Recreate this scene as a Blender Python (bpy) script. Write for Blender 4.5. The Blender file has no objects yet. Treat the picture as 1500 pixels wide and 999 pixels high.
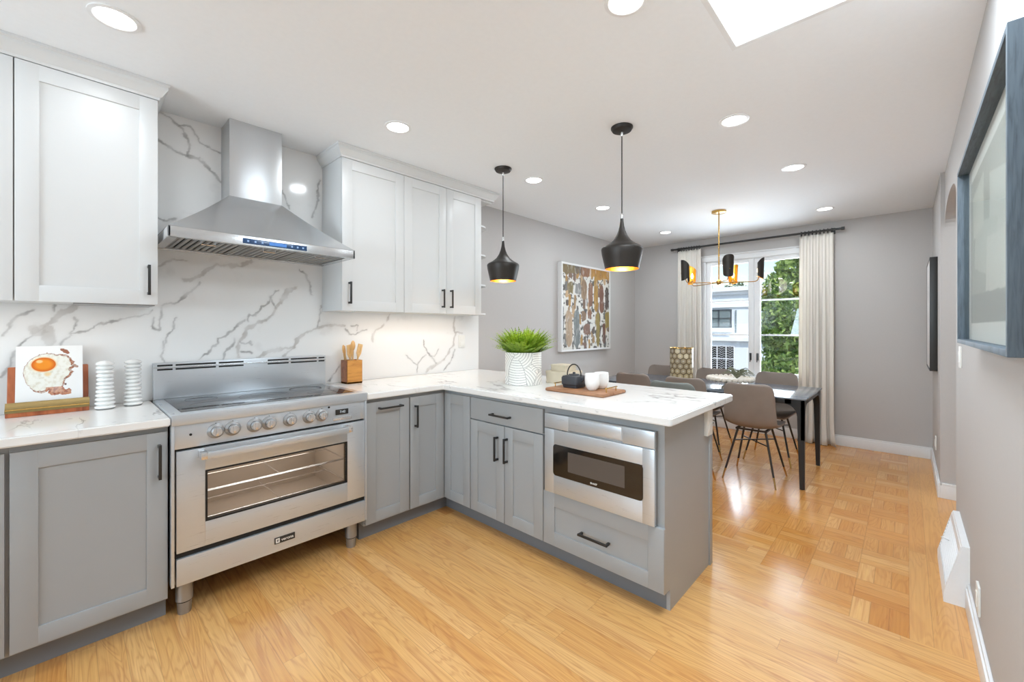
import bpy, bmesh, math, random
import numpy as np
from mathutils import Vector, Matrix
C = bpy.context.scene
COL = C.collection
random.seed(7)
PI = math.pi

# ---------------------------------------------------------------- camera
CAMZ = 1.3084
TH = 0.7552
FPX = 613.97
cd = bpy.data.cameras.new('camera')
cd.sensor_fit = 'HORIZONTAL'; cd.sensor_width = 36.0
cd.lens = FPX / 1500.0 * 36.0
cd.shift_y = -(499.5 - 480.0) / 1500.0
cd.clip_start = 0.02; cd.clip_end = 300
cam = bpy.data.objects.new('camera', cd); COL.objects.link(cam)
cam.location = (0, 0, CAMZ)
cam.rotation_euler = (PI/2, 0, TH - PI/2)
C.camera = cam

# ---------------------------------------------------------------- exposure
C.view_settings.view_transform = 'Standard'
C.view_settings.look = 'None'
C.view_settings.gamma = 1.0
C.view_settings.use_curve_mapping = False
C.view_settings.exposure = -0.08

# ---------------------------------------------------------------- sky
W = bpy.data.worlds.new('sky'); C.world = W; W.use_nodes = True
wn = W.node_tree; wn.nodes.clear()
wo = wn.nodes.new('ShaderNodeOutputWorld'); wb = wn.nodes.new('ShaderNodeBackground')
sk = wn.nodes.new('ShaderNodeTexSky'); sk.sky_type = 'NISHITA'
sk.sun_disc = False; sk.sun_elevation = math.radians(48); sk.sun_rotation = math.radians(200)
sk.air_density = 1.3; sk.dust_density = 1.0; sk.ozone_density = 1.5
wn.links.new(sk.outputs[0], wb.inputs[0]); wb.inputs[1].default_value = 0.26
wn.links.new(wb.outputs[0], wo.inputs[0])

def area(name, loc, rot, sx, sy, power, color=(1, 1, 1), shape='RECTANGLE', spread=PI):
    l = bpy.data.lights.new(name, 'AREA'); l.shape = shape; l.size = sx
    if shape in ('RECTANGLE', 'ELLIPSE'): l.size_y = sy
    l.energy = power; l.color = color; l.spread = spread
    o = bpy.data.objects.new(name, l); COL.objects.link(o)
    o.location = loc; o.rotation_euler = rot
    return o
sun = bpy.data.lights.new('sun', 'SUN'); sun.energy = 3.6; sun.angle = 0.01; sun.color = (1, .96, .9)
so = bpy.data.objects.new('sun', sun); COL.objects.link(so)
so.rotation_euler = Vector((0.55, 0.35, -0.75)).to_track_quat('-Z', 'Y').to_euler()

CZ = 2.502          # ceiling
YW = 2.984          # face of the marble / range wall
YN = -0.2145        # near right wall
YR = -0.19          # far right wall
XF = 5.90           # window wall
XB = -3.70          # wall behind the camera
# added fill light behind the camera; daylight of the dining window and the skylight
area('back_fill_light', (XB + .03, 1.35, 1.5), (0, -PI/2 - .92, 0), 1.4, 2.4, 165, (.69, .86, 1.0))
area('daylight_dining_window', (XF + .22, 1.38, 1.35), (0, PI/2 - .10, 0), 1.5, 1.15, 76, (.78, .89, 1.0))
area('daylight_skylight', (1.474, .213, CZ - .002), (0, 0, 0), .94, .62, 34, (.76, .89, 1.0))
DOWN = [(0.127, 2.222), (1.35, 2.202), (2.587, 2.193), (3.654, 2.2), (5.136, 2.195),
        (1.398, .745), (2.63, .723), (3.71, .61), (5.211, .598), (-1.2, 2.21), (-.9, .74)]
area('hall_fill_light', (4.1, -1.0, CZ - .05), (0, 0, 0), .5, .5, 16, (.9, .95, 1.0))  # added lamp in the unseen hall, brightens the dining room through the arch
for x, y in DOWN:
    area('downlight_lamp', (x, y, CZ - .012), (0, 0, 0), .11, .11, 6.3 if x > 3 else 3.0, (.86, .94, 1.0), 'DISK')

# ---------------------------------------------------------------- nodes / materials
class NT:
    def __init__(s, name):
        s.m = bpy.data.materials.new(name); s.m.use_nodes = True
        s.t = s.m.node_tree; s.t.nodes.clear()
        s.out = s.t.nodes.new('ShaderNodeOutputMaterial')
    def n(s, typ, **kw):
        x = s.t.nodes.new(typ)
        for k, v in kw.items():
            if hasattr(x, k) and not (k in x.inputs): setattr(x, k, v)
            else: s.set(x, k, v)
        return x
    def set(s, x, k, v):
        i = x.inputs[k]
        if isinstance(v, bpy.types.NodeSocket): s.t.links.new(v, i)
        elif isinstance(v, bpy.types.Node): s.t.links.new(v.outputs[0], i)
        else: i.default_value = v
    def math(s, op, a, b=0.0, c=0.0):
        x = s.t.nodes.new('ShaderNodeMath'); x.operation = op
        for i, v in enumerate((a, b, c)):
            if isinstance(v, (bpy.types.NodeSocket,)): s.t.links.new(v, x.inputs[i])
            else: x.inputs[i].default_value = v
        return x.outputs[0]
    def mix(s, f, a, b):
        x = s.t.nodes.new('ShaderNodeMix'); x.data_type = 'RGBA'
        for i, v in ((0, f), (6, a), (7, b)):
            if isinstance(v, bpy.types.NodeSocket): s.t.links.new(v, x.inputs[i])
            else: x.inputs[i].default_value = v if i == 0 else tuple(v) + (1,) * (4 - len(v))
        return x.outputs[2]
    def comb(s, x, y, z):
        c = s.t.nodes.new('ShaderNodeCombineXYZ')
        for i, v in enumerate((x, y, z)):
            if isinstance(v, bpy.types.NodeSocket): s.t.links.new(v, c.inputs[i])
            else: c.inputs[i].default_value = v
        return c.outputs[0]
    def pos(s):
        g = s.t.nodes.new('ShaderNodeNewGeometry'); q = s.t.nodes.new('ShaderNodeSeparateXYZ')
        s.t.links.new(g.outputs['Position'], q.inputs[0]); return q.outputs
    def obj(s):
        g = s.t.nodes.new('ShaderNodeTexCoord'); return g.outputs['Object']
    def noise(s, vec, scale=5, detail=3, rough=.5, dist=0.0):
        x = s.t.nodes.new('ShaderNodeTexNoise')
        if vec is not None: s.t.links.new(vec, x.inputs['Vector'])
        x.inputs['Scale'].default_value = scale; x.inputs['Detail'].default_value = detail
        x.inputs['Roughness'].default_value = rough; x.inputs['Distortion'].default_value = dist
        return x.outputs[0]
    def ramp(s, f, pts):
        r = s.t.nodes.new('ShaderNodeValToRGB'); s.t.links.new(f, r.inputs[0])
        e = r.color_ramp.elements
        while len(e) < len(pts): e.new(.5)
        for i, (p, c) in enumerate(pts):
            e[i].position = p; e[i].color = tuple(c) + (1,) if len(c) == 3 else c
        return r.outputs[0]
    def bump(s, h, strength=.2, dist=.01):
        b = s.t.nodes.new('ShaderNodeBump'); b.inputs['Strength'].default_value = strength
        b.inputs['Distance'].default_value = dist; s.t.links.new(h, b.inputs['Height']); return b.outputs[0]
    def pbr(s, **kw):
        p = s.t.nodes.new('ShaderNodeBsdfPrincipled')
        for k, v in kw.items():
            k = k.replace('_', ' ')
            if k in ('Base Color', 'Emission Color', 'Specular Tint') and not isinstance(v, bpy.types.NodeSocket): v = tuple(v) + (1,) * (4 - len(v))
            s.set(p, k, v)
        s.t.links.new(p.outputs[0], s.out.inputs[0]); return p

def lin(r, g, b):
    f = lambda c: (c/255/12.92) if c/255 <= .04045 else ((c/255 + .055)/1.055)**2.4
    return (f(r), f(g), f(b))

def paint(name, col, rough=.5, bump=0.0, scale=60, var=.02, spec=.5):
    m = NT(name); o = m.obj()
    nz = m.noise(o, scale, 3)
    c2 = tuple(max(0, c*(1-var*2)) for c in col)
    colr = m.mix(nz, col, c2)
    kw = dict(Base_Color=colr, Roughness=rough, Specular_IOR_Level=spec)
    if bump: kw['Normal'] = m.bump(nz, bump, .002)
    m.pbr(**kw); return m.m

def metal(name, col, rough=.3, streak=(1, 1, 60), var=.05, aniso=0.0, met=1.0):
    m = NT(name)
    mp = m.n('ShaderNodeMapping'); m.t.links.new(m.obj(), mp.inputs[0]); mp.inputs['Scale'].default_value = streak
    nz = m.noise(mp.outputs[0], 6, 4, .6)
    c = m.mix(nz, tuple(v*(1-var) for v in col), tuple(min(1, v*(1+var*.5)) for v in col))
    r = m.math('MULTIPLY_ADD', nz, rough*.12, rough*.94)
    m.pbr(Base_Color=c, Metallic=met, Roughness=r, Anisotropic=aniso, Anisotropic_Rotation=.25 if aniso else 0.0); return m.m

def wood(name, c1, c2, along=(1, 12, 12), scale=4, rough=.45):
    m = NT(name); mp = m.n('ShaderNodeMapping'); m.t.links.new(m.obj(), mp.inputs[0]); mp.inputs['Scale'].default_value = along
    nz = m.noise(mp.outputs[0], scale, 5, .6, .6)
    c = m.ramp(nz, [(.3, c2), (.55, c1), (.75, tuple(min(1, v*1.12) for v in c1))])
    m.pbr(Base_Color=c, Roughness=rough, Normal=m.bump(nz, .08, .001)); return m.m

def emit(name, col, s):
    m = NT(name); e = m.n('ShaderNodeEmission'); e.inputs[0].default_value = tuple(col) + (1,); e.inputs[1].default_value = s
    m.t.links.new(e.outputs[0], m.out.inputs[0]); return m.m

def vcol(name, rough=.3, spec=.5, coat=0.0, noise_amt=0.0):
    m = NT(name); a = m.n('ShaderNodeAttribute', attribute_name='Col')
    c = a.outputs['Color']
    if noise_amt:
        nz = m.noise(m.obj(), 3.0, 4, .6)
        k = m.math('MULTIPLY_ADD', nz, -noise_amt, 1 + noise_amt*.5)
        v = m.t.nodes.new('ShaderNodeVectorMath'); v.operation = 'SCALE'
        m.t.links.new(c, v.inputs[0]); m.t.links.new(k, v.inputs['Scale']); c = v.outputs[0]
    m.pbr(Base_Color=c, Roughness=rough, Specular_IOR_Level=spec, Coat_Weight=coat); return m.m

def glass(name, tint=(1, 1, 1), refl=.08, rough=0.0, through=1.0, base=(.02, .02, .02), fres=.8):
    # thin pane: tinted see-through mixed with a fresnel-like gloss
    m = NT(name)
    tr = m.n('ShaderNodeBsdfTransparent'); tr.inputs[0].default_value = tuple(tint) + (1,)
    gl = m.n('ShaderNodeBsdfGlossy'); gl.inputs['Roughness'].default_value = rough
    df = m.n('ShaderNodeBsdfDiffuse'); df.inputs[0].default_value = tuple(base) + (1,)
    lw = m.n('ShaderNodeLayerWeight'); lw.inputs[0].default_value = .2
    f = m.math('MULTIPLY_ADD', lw.outputs['Fresnel'], fres, refl)
    m1 = m.n('ShaderNodeMixShader'); m1.inputs[0].default_value = 1 - through
    m.t.links.new(tr.outputs[0], m1.inputs[1]); m.t.links.new(df.outputs[0], m1.inputs[2])
    m2 = m.n('ShaderNodeMixShader'); m.t.links.new(f, m2.inputs[0])
    m.t.links.new(m1.outputs[0], m2.inputs[1]); m.t.links.new(gl.outputs[0], m2.inputs[2])
    m.t.links.new(m2.outputs[0], m.out.inputs[0]); return m.m

def plank_mat(name, along, width, length, tones, grain=1.0, parquet=None, rough=.24, seam=.02, seed=0.0):
    m = NT(name); p = m.pos(); X, Y = p[0], p[1]
    if parquet:
        s, x0, y0, n = parquet
        ux = m.math('DIVIDE', m.math('SUBTRACT', X, x0), s); uy = m.math('DIVIDE', m.math('SUBTRACT', Y, y0), s)
        ix = m.math('FLOOR', ux); iy = m.math('FLOOR', uy)
        fx = m.math('SUBTRACT', ux, ix); fy = m.math('SUBTRACT', uy, iy)
        par = m.math('FLOORED_MODULO', m.math('ADD', ix, iy), 2.0)
        # across = par ? fx : fy
        acr = m.math('ADD', m.math('MULTIPLY', par, fx), m.math('MULTIPLY', m.math('SUBTRACT', 1.0, par), fy))
        A = m.math('ADD', m.math('MULTIPLY', par, Y), m.math('MULTIPLY', m.math('SUBTRACT', 1.0, par), X))
        B = m.math('ADD', m.math('MULTIPLY', par, X), m.math('MULTIPLY', m.math('SUBTRACT', 1.0, par), Y))
        an = m.math('MULTIPLY', acr, float(n)); row = m.math('FLOOR', an)
        fb = m.math('SUBTRACT', an, row)
        idv = m.comb(ix, iy, m.math('ADD', row, seed))
        eb = m.math('MINIMUM', fb, m.math('SUBTRACT', 1.0, fb))
        ex = m.math('MULTIPLY', m.math('MINIMUM', m.math('MINIMUM', fx, m.math('SUBTRACT', 1.0, fx)), m.math('MINIMUM', fy, m.math('SUBTRACT', 1.0, fy))), float(n))
        e = m.math('MINIMUM', eb, ex)
    else:
        A, B = (X, Y) if along == 'X' else (Y, X)
        b = m.math('DIVIDE', B, width); row = m.math('FLOOR', b); fb = m.math('SUBTRACT', b, row)
        wn_ = m.n('ShaderNodeTexWhiteNoise', noise_dimensions='1D'); m.t.links.new(m.math('ADD', row, seed + .5), wn_.inputs['W'])
        a = m.math('ADD', m.math('DIVIDE', A, length), m.math('MULTIPLY', wn_.outputs[0], 7.0))
        ca = m.math('FLOOR', a); fa = m.math('SUBTRACT', a, ca)
        idv = m.comb(row, ca, seed)
        eb = m.math('MINIMUM', fb, m.math('SUBTRACT', 1.0, fb))
        ea = m.math('MULTIPLY', m.math('MINIMUM', fa, m.math('SUBTRACT', 1.0, fa)), length/width)
        e = m.math('MINIMUM', eb, ea)
    w = m.n('ShaderNodeTexWhiteNoise', noise_dimensions='3D'); m.t.links.new(idv, w.inputs['Vector'])
    base = m.ramp(w.outputs[0], [(i/(len(tones)-1), t) for i, t in enumerate(tones)])
    off = m.math('MULTIPLY', w.outputs[0], 37.0)
    g1 = m.noise(m.comb(m.math('MULTIPLY', A, 1.0), m.math('MULTIPLY', B, 60.0), off), 2.0, 5, .68, .5)
    g2 = m.noise(m.comb(m.math('MULTIPLY', A, .8), m.math('MULTIPLY', B, 8.0), off), 1.4, 2, .5, 1.0)
    rings = m.math('SINE', m.math('MULTIPLY', g2, 75.0))
    rr = m.math('MULTIPLY_ADD', rings, .5, .5)
    rr = m.math('POWER', rr, 3.0)
    dark = m.math('ADD', m.math('MULTIPLY', m.math('SUBTRACT', .62, g1), .75*grain), m.math('MULTIPLY', rr, .17*grain))
    dark = m.math('MAXIMUM', dark, 0.0)
    c = m.mix(dark, base, lin(170, 94, 38))
    se = m.n('ShaderNodeMapRange'); m.t.links.new(e, se.inputs[0]); se.inputs[1].default_value = 0; se.inputs[2].default_value = seam
    se.inputs[3].default_value = .38; se.inputs[4].default_value = 0.0
    c = m.mix(se.outputs[0], c, lin(110, 62, 28))
    h = m.math('SUBTRACT', m.math('MULTIPLY', g1, .25), se.outputs[0])
    m.pbr(Base_Color=c, Roughness=m.math('MULTIPLY_ADD', g1, .12, rough), Coat_Weight=.25, Coat_Roughness=.16,
          Normal=m.bump(h, .10, .002)); return m.m

M = {}
M['ceiling'] = paint('ceiling_paint', lin(247, 249, 251), .8, .05, 40)
M['wall'] = paint('grey_wall_paint', lin(195, 191, 188), .75, .05, 60)
M['trim'] = paint('white_trim_paint', lin(238, 238, 238), .35)
M['white_cab'] = paint('white_cabinet_lacquer', lin(219, 219, 218), .34, 0, 20, .005)
M['grey_cab'] = paint('grey_cabinet_lacquer', lin(165, 167, 168), .38, 0, 20, .01)
M['toe'] = paint('shadow_darkened_toe_kick', lin(126, 128, 132), .5)  # cabinet grey darkened for the shadow in the toe recess
M['black'] = paint('matte_black_metal', lin(42, 40, 38), .38)
M['dark'] = paint('dark_gap', lin(18, 17, 16), .6)
M['steel'] = metal('brushed_stainless_steel', lin(207, 212, 217), .28, (1.2, 1.2, 90), .04, .5, .62)
M['hood_steel'] = metal('hood_brushed_steel', lin(216, 218, 220), .24, (1.2, 1.2, 90), .04, .7, .92)
M['steel_v'] = metal('brushed_stainless_steel_vertical', lin(212, 214, 216), .30, (60, 60, 1.0), .03, .7, .92)
M['steel_dk'] = metal('darker_steel', lin(165, 165, 165), .35, (1, 1, 40), .05, 0, .7)  # greyer steel for range body, legs, bezels and filters
M['chrome'] = metal('polished_steel', lin(222, 222, 222), .2, (3, 3, 3), .03, 0, .85)
M['brass'] = metal('brushed_brass', lin(205, 165, 95), .25, (2, 2, 30))
M['pane'] = glass('window_glass', (.97, .98, .98), .03)
M['oven_pane'] = glass('oven_window_glass', (.80, .77, .74), .05, .03, .95)
M['pic_pane'] = glass('picture_glass', (.97, .98, .97), .03, fres=.30)
M['mw_pane'] = paint('microwave_black_glass', lin(28, 25, 23), .08, spec=.8)
M['ceramic'] = paint('white_glazed_ceramic', lin(240, 239, 236), .25)
M['plate'] = paint('white_plastic_plate', lin(236, 234, 228), .4)
M['cord'] = paint('black_cord', lin(48, 44, 40), .6)

# ---------------------------------------------------------------- mesh helpers
class MB:
    def __init__(s): s.v = []; s.f = []; s.mi = []; s.sm = []
    def add(s, vs, fs, mi=0, smooth=False):
        o = len(s.v); s.v += [tuple(v) for v in vs]
        for f in fs: s.f.append(tuple(i + o for i in f)); s.mi.append(mi); s.sm.append(smooth)
        return s
    def box(s, x0, x1, y0, y1, z0, z1, b=0.0, mi=0):
        if x0 > x1: x0, x1 = x1, x0
        if y0 > y1: y0, y1 = y1, y0
        if z0 > z1: z0, z1 = z1, z0
        if b <= 0:
            vs = [(x0,y0,z0),(x1,y0,z0),(x1,y1,z0),(x0,y1,z0),(x0,y0,z1),(x1,y0,z1),(x1,y1,z1),(x0,y1,z1)]
            return s.add(vs, [(3,2,1,0),(4,5,6,7),(0,1,5,4),(1,2,6,5),(2,3,7,6),(3,0,4,7)], mi)
        b = min(b, (x1-x0)*.49, (y1-y0)*.49, (z1-z0)*.49)
        bm = bmesh.new(); bmesh.ops.create_cube(bm, size=1)
        for v in bm.verts:
            v.co = Vector(((x0+x1)/2 + v.co.x*(x1-x0), (y0+y1)/2 + v.co.y*(y1-y0), (z0+z1)/2 + v.co.z*(z1-z0)))
        bmesh.ops.bevel(bm, geom=bm.edges[:], offset=b, segments=2, affect='EDGES', profile=.6)
        bm.verts.index_update(); s.add([v.co for v in bm.verts], [[v.index for v in f.verts] for f in bm.faces], mi); bm.free()
        return s
    def prism(s, pts, axis, a0, a1, mi=0, smooth=False):
        # polygon pts (p,q) extruded along axis; axis 'x': (a,p,q) 'y': (p,a,q) 'z': (p,q,a)
        n = len(pts)
        g = {'x': lambda a, p, q: (a, p, q), 'y': lambda a, p, q: (p, a, q), 'z': lambda a, p, q: (p, q, a)}[axis]
        vs = [g(a0, p, q) for p, q in pts] + [g(a1, p, q) for p, q in pts]
        s.add(vs, [tuple(range(n))[::-1], tuple(range(n, 2*n))], mi)
        o = len(s.v) - 2*n
        for i in range(n):
            j = (i+1) % n; s.f.append((o+i, o+j, o+n+j, o+n+i)); s.mi.append(mi); s.sm.append(smooth)
        return s
    def lathe(s, prof, c=(0, 0, 0), n=32, mi=0, axis='z', cap=True, smooth=True, ang=(0, 2*PI)):
        full = abs(ang[1]-ang[0] - 2*PI) < 1e-6; k = n if full else n+1
        vs = []
        for r, z in prof:
            for i in range(k):
                a = ang[0] + (ang[1]-ang[0])*i/n
                p = (r*math.cos(a), r*math.sin(a), z)
                if axis == 'x': p = (p[2], p[0], p[1])
                if axis == 'y': p = (p[0], p[2], p[1])
                vs.append((p[0]+c[0], p[1]+c[1], p[2]+c[2]))
        fs = []
        for j in range(len(prof)-1):
            for i in range(n if full else n):
                i2 = (i+1) % k if full else i+1
                fs.append((j*k+i, j*k+i2, (j+1)*k+i2, (j+1)*k+i))
        s.add(vs, fs, mi, smooth)
        if cap and full:
            o = len(s.v) - len(vs)
            for j in (0, len(prof)-1):
                if prof[j][0] > 1e-5:
                    s.f.append(tuple(o + j*k + i for i in range(k))); s.mi.append(mi); s.sm.append(False)
        return s
    def cyl(s, c, r, h, n=24, axis='z', mi=0, r2=None, smooth=True):
        return s.lathe([(r, 0), (r if r2 is None else r2, h)], c, n, mi, axis, True, smooth)
    def tube(s, pts, r, n=8, mi=0, smooth=True, closed=False):
        pts = [Vector(p) for p in pts]; m = len(pts); vs = []
        rs = r if isinstance(r, (list, tuple)) else [r]*m
        up = Vector((0, 0, 1)); prev = None
        for i, p in enumerate(pts):
            if closed: t = (pts[(i+1) % m] - pts[i-1]).normalized()
            else: t = (pts[min(i+1, m-1)] - pts[max(i-1, 0)]).normalized()
            if prev is None:
                a = t.cross(up)
                if a.length < 1e-3: a = t.cross(Vector((1, 0, 0)))
            else: a = prev - t*prev.dot(t)
            a.normalize(); prev = a; b = t.cross(a)
            for k in range(n):
                q = 2*PI*k/n; vs.append(p + (a*math.cos(q) + b*math.sin(q))*rs[i])
        fs = []
        for i in range(m if closed else m-1):
            j = (i+1) % m
            for k in range(n): fs.append((i*n+k, i*n+(k+1) % n, j*n+(k+1) % n, j*n+k))
        if not closed: fs += [tuple(range(n))[::-1], tuple((m-1)*n + k for k in range(n))]
        return s.add(vs, fs, mi, smooth)
    def sphere(s, c, r, n=12, m=8, mi=0, sz=1.0):
        return s.lathe([(r*math.sin(PI*j/m) if 0 < j < m else 0.0001, -r*sz*math.cos(PI*j/m)) for j in range(m+1)], c, n, mi, cap=False)
    def move(s, mat, start=0):
        for i in range(start, len(s.v)): s.v[i] = tuple(mat @ Vector(s.v[i]))
        return s

ORG = {}
def _mesh(name, mb, mats, org):
    me = bpy.data.meshes.new(name)
    vs = [(v[0]-org[0], v[1]-org[1], v[2]-org[2]) for v in mb.v]
    me.from_pydata(vs, [], mb.f)
    mats = mats if isinstance(mats, (list, tuple)) else [mats]
    for m in mats: me.materials.append(M[m] if isinstance(m, str) else m)
    me.polygons.foreach_set('material_index', mb.mi)
    me.polygons.foreach_set('use_smooth', mb.sm)
    bm = bmesh.new(); bm.from_mesh(me); bmesh.ops.recalc_face_normals(bm, faces=bm.faces[:]); bm.to_mesh(me); bm.free()
    me.update(); me.set_sharp_from_angle(angle=math.radians(38)); return me
def tag(o, label=None, cat=None, group=None, kind=None):
    if label: o['label'] = label
    if cat: o['category'] = cat
    if group: o['group'] = group
    if kind: o['kind'] = kind
    return o
def thing(name, label, cat, loc=(0, 0, 0), group=None):
    o = bpy.data.objects.new(name, None); COL.objects.link(o); o.location = loc; o.empty_display_size = .05
    ORG[o.name] = tuple(loc); return tag(o, label, cat, group)
def part(name, mb, mats, parent, label=None, kind=None):
    org = ORG[parent.name]
    o = bpy.data.objects.new(name, _mesh(name, mb, mats, org)); COL.objects.link(o); o.parent = parent
    ORG[o.name] = org
    return tag(o, label, None, None, kind)
def solo(name, mb, mats, label, cat, loc=(0, 0, 0), group=None, kind=None):
    o = bpy.data.objects.new(name, _mesh(name, mb, mats, loc)); COL.objects.link(o); o.location = loc
    ORG[o.name] = tuple(loc); return tag(o, label, cat, group, kind)
def struct(name, mb, mats):
    o = bpy.data.objects.new(name, _mesh(name, mb, mats, (0, 0, 0))); COL.objects.link(o); ORG[o.name] = (0, 0, 0)
    o['kind'] = 'structure'; return o
def dup(root, loc, rz, label=None, group=None):
    r = root.copy(); COL.objects.link(r); r.location = loc; r.rotation_euler = (0, 0, rz)
    if label: r['label'] = label
    if group: r['group'] = group
    for ch in list(root.children):
        c = ch.copy(); COL.objects.link(c); c.parent = r
        for g in list(ch.children):
            d = g.copy(); COL.objects.link(d); d.parent = c
    return r
def grid_mesh(name, P, colr, mat, parent=None, org=(0, 0, 0), smooth=False):
    # P: (n,m,3) points, colr: (n,m,3) linear colours; one sheet
    n, m = P.shape[:2]; me = bpy.data.meshes.new(name)
    idx = np.arange(n*m).reshape(n, m)
    q = np.stack([idx[:-1, :-1], idx[1:, :-1], idx[1:, 1:], idx[:-1, 1:]], -1).reshape(-1, 4)
    me.vertices.add(n*m); me.vertices.foreach_set('co', (P.reshape(-1, 3) - np.array(org)).astype('f').ravel())
    me.loops.add(len(q)*4); me.loops.foreach_set('vertex_index', q.ravel().astype('i'))
    me.polygons.add(len(q)); me.polygons.foreach_set('loop_start', np.arange(0, len(q)*4, 4).astype('i'))
    me.update(calc_edges=True); me.validate()
    if colr is not None:
        a = me.color_attributes.new('Col', 'FLOAT_COLOR', 'POINT')
        rgba = np.ones((n*m, 4), 'f'); rgba[:, :3] = colr.reshape(-1, 3); a.data.foreach_set('color', rgba.ravel())
    me.polygons.foreach_set('use_smooth', [smooth]*len(q))
    me.materials.append(M[mat] if isinstance(mat, str) else mat)
    o = bpy.data.objects.new(name, me); COL.objects.link(o)
    if parent is not None: o.parent = parent
    ORG[o.name] = org; return o

# value noise for meshes coloured point by point
_r = np.random.RandomState(5); _T = _r.rand(256, 256)
def vn(x, y, s=1.0, o=0):
    x = x*s + 17.3*o; y = y*s + 9.1*o
    xi = np.floor(x).astype(int); yi = np.floor(y).astype(int); fx = x-xi; fy = y-yi
    fx = fx*fx*(3-2*fx); fy = fy*fy*(3-2*fy)
    g = lambda a, b: _T[a % 256, b % 256]
    return (g(xi, yi)*(1-fx) + g(xi+1, yi)*fx)*(1-fy) + (g(xi, yi+1)*(1-fx) + g(xi+1, yi+1)*fx)*fy
def fbm(x, y, s=1.0, o=0, k=4):
    t = 0; a = .5
    for i in range(k): t = t + a*vn(x, y, s*2**i, o+i); a *= .5
    return t/(1-.5**k)
def seg_dist(px, py, pts):
    d = np.full(px.shape, 1e9)
    for (ax, ay), (bx, by) in zip(pts[:-1], pts[1:]):
        vx, vy = bx-ax, by-ay; L = vx*vx+vy*vy + 1e-12
        t = np.clip(((px-ax)*vx + (py-ay)*vy)/L, 0, 1)
        d = np.minimum(d, np.hypot(px-ax-t*vx, py-ay-t*vy))
    return d
def inside(px, py, poly):
    c = np.zeros(px.shape, bool); n = len(poly)
    for i in range(n):
        x1, y1 = poly[i]; x2, y2 = poly[(i+1) % n]
        k = ((y1 > py) != (y2 > py)) & (px < (x2-x1)*(py-y1)/((y2-y1) + 1e-12) + x1); c ^= k
    return c
def mixc(a, b, t):
    t = np.clip(t, 0, 1)[..., None]; return np.asarray(a)*(1-t) + np.asarray(b)*t

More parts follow.
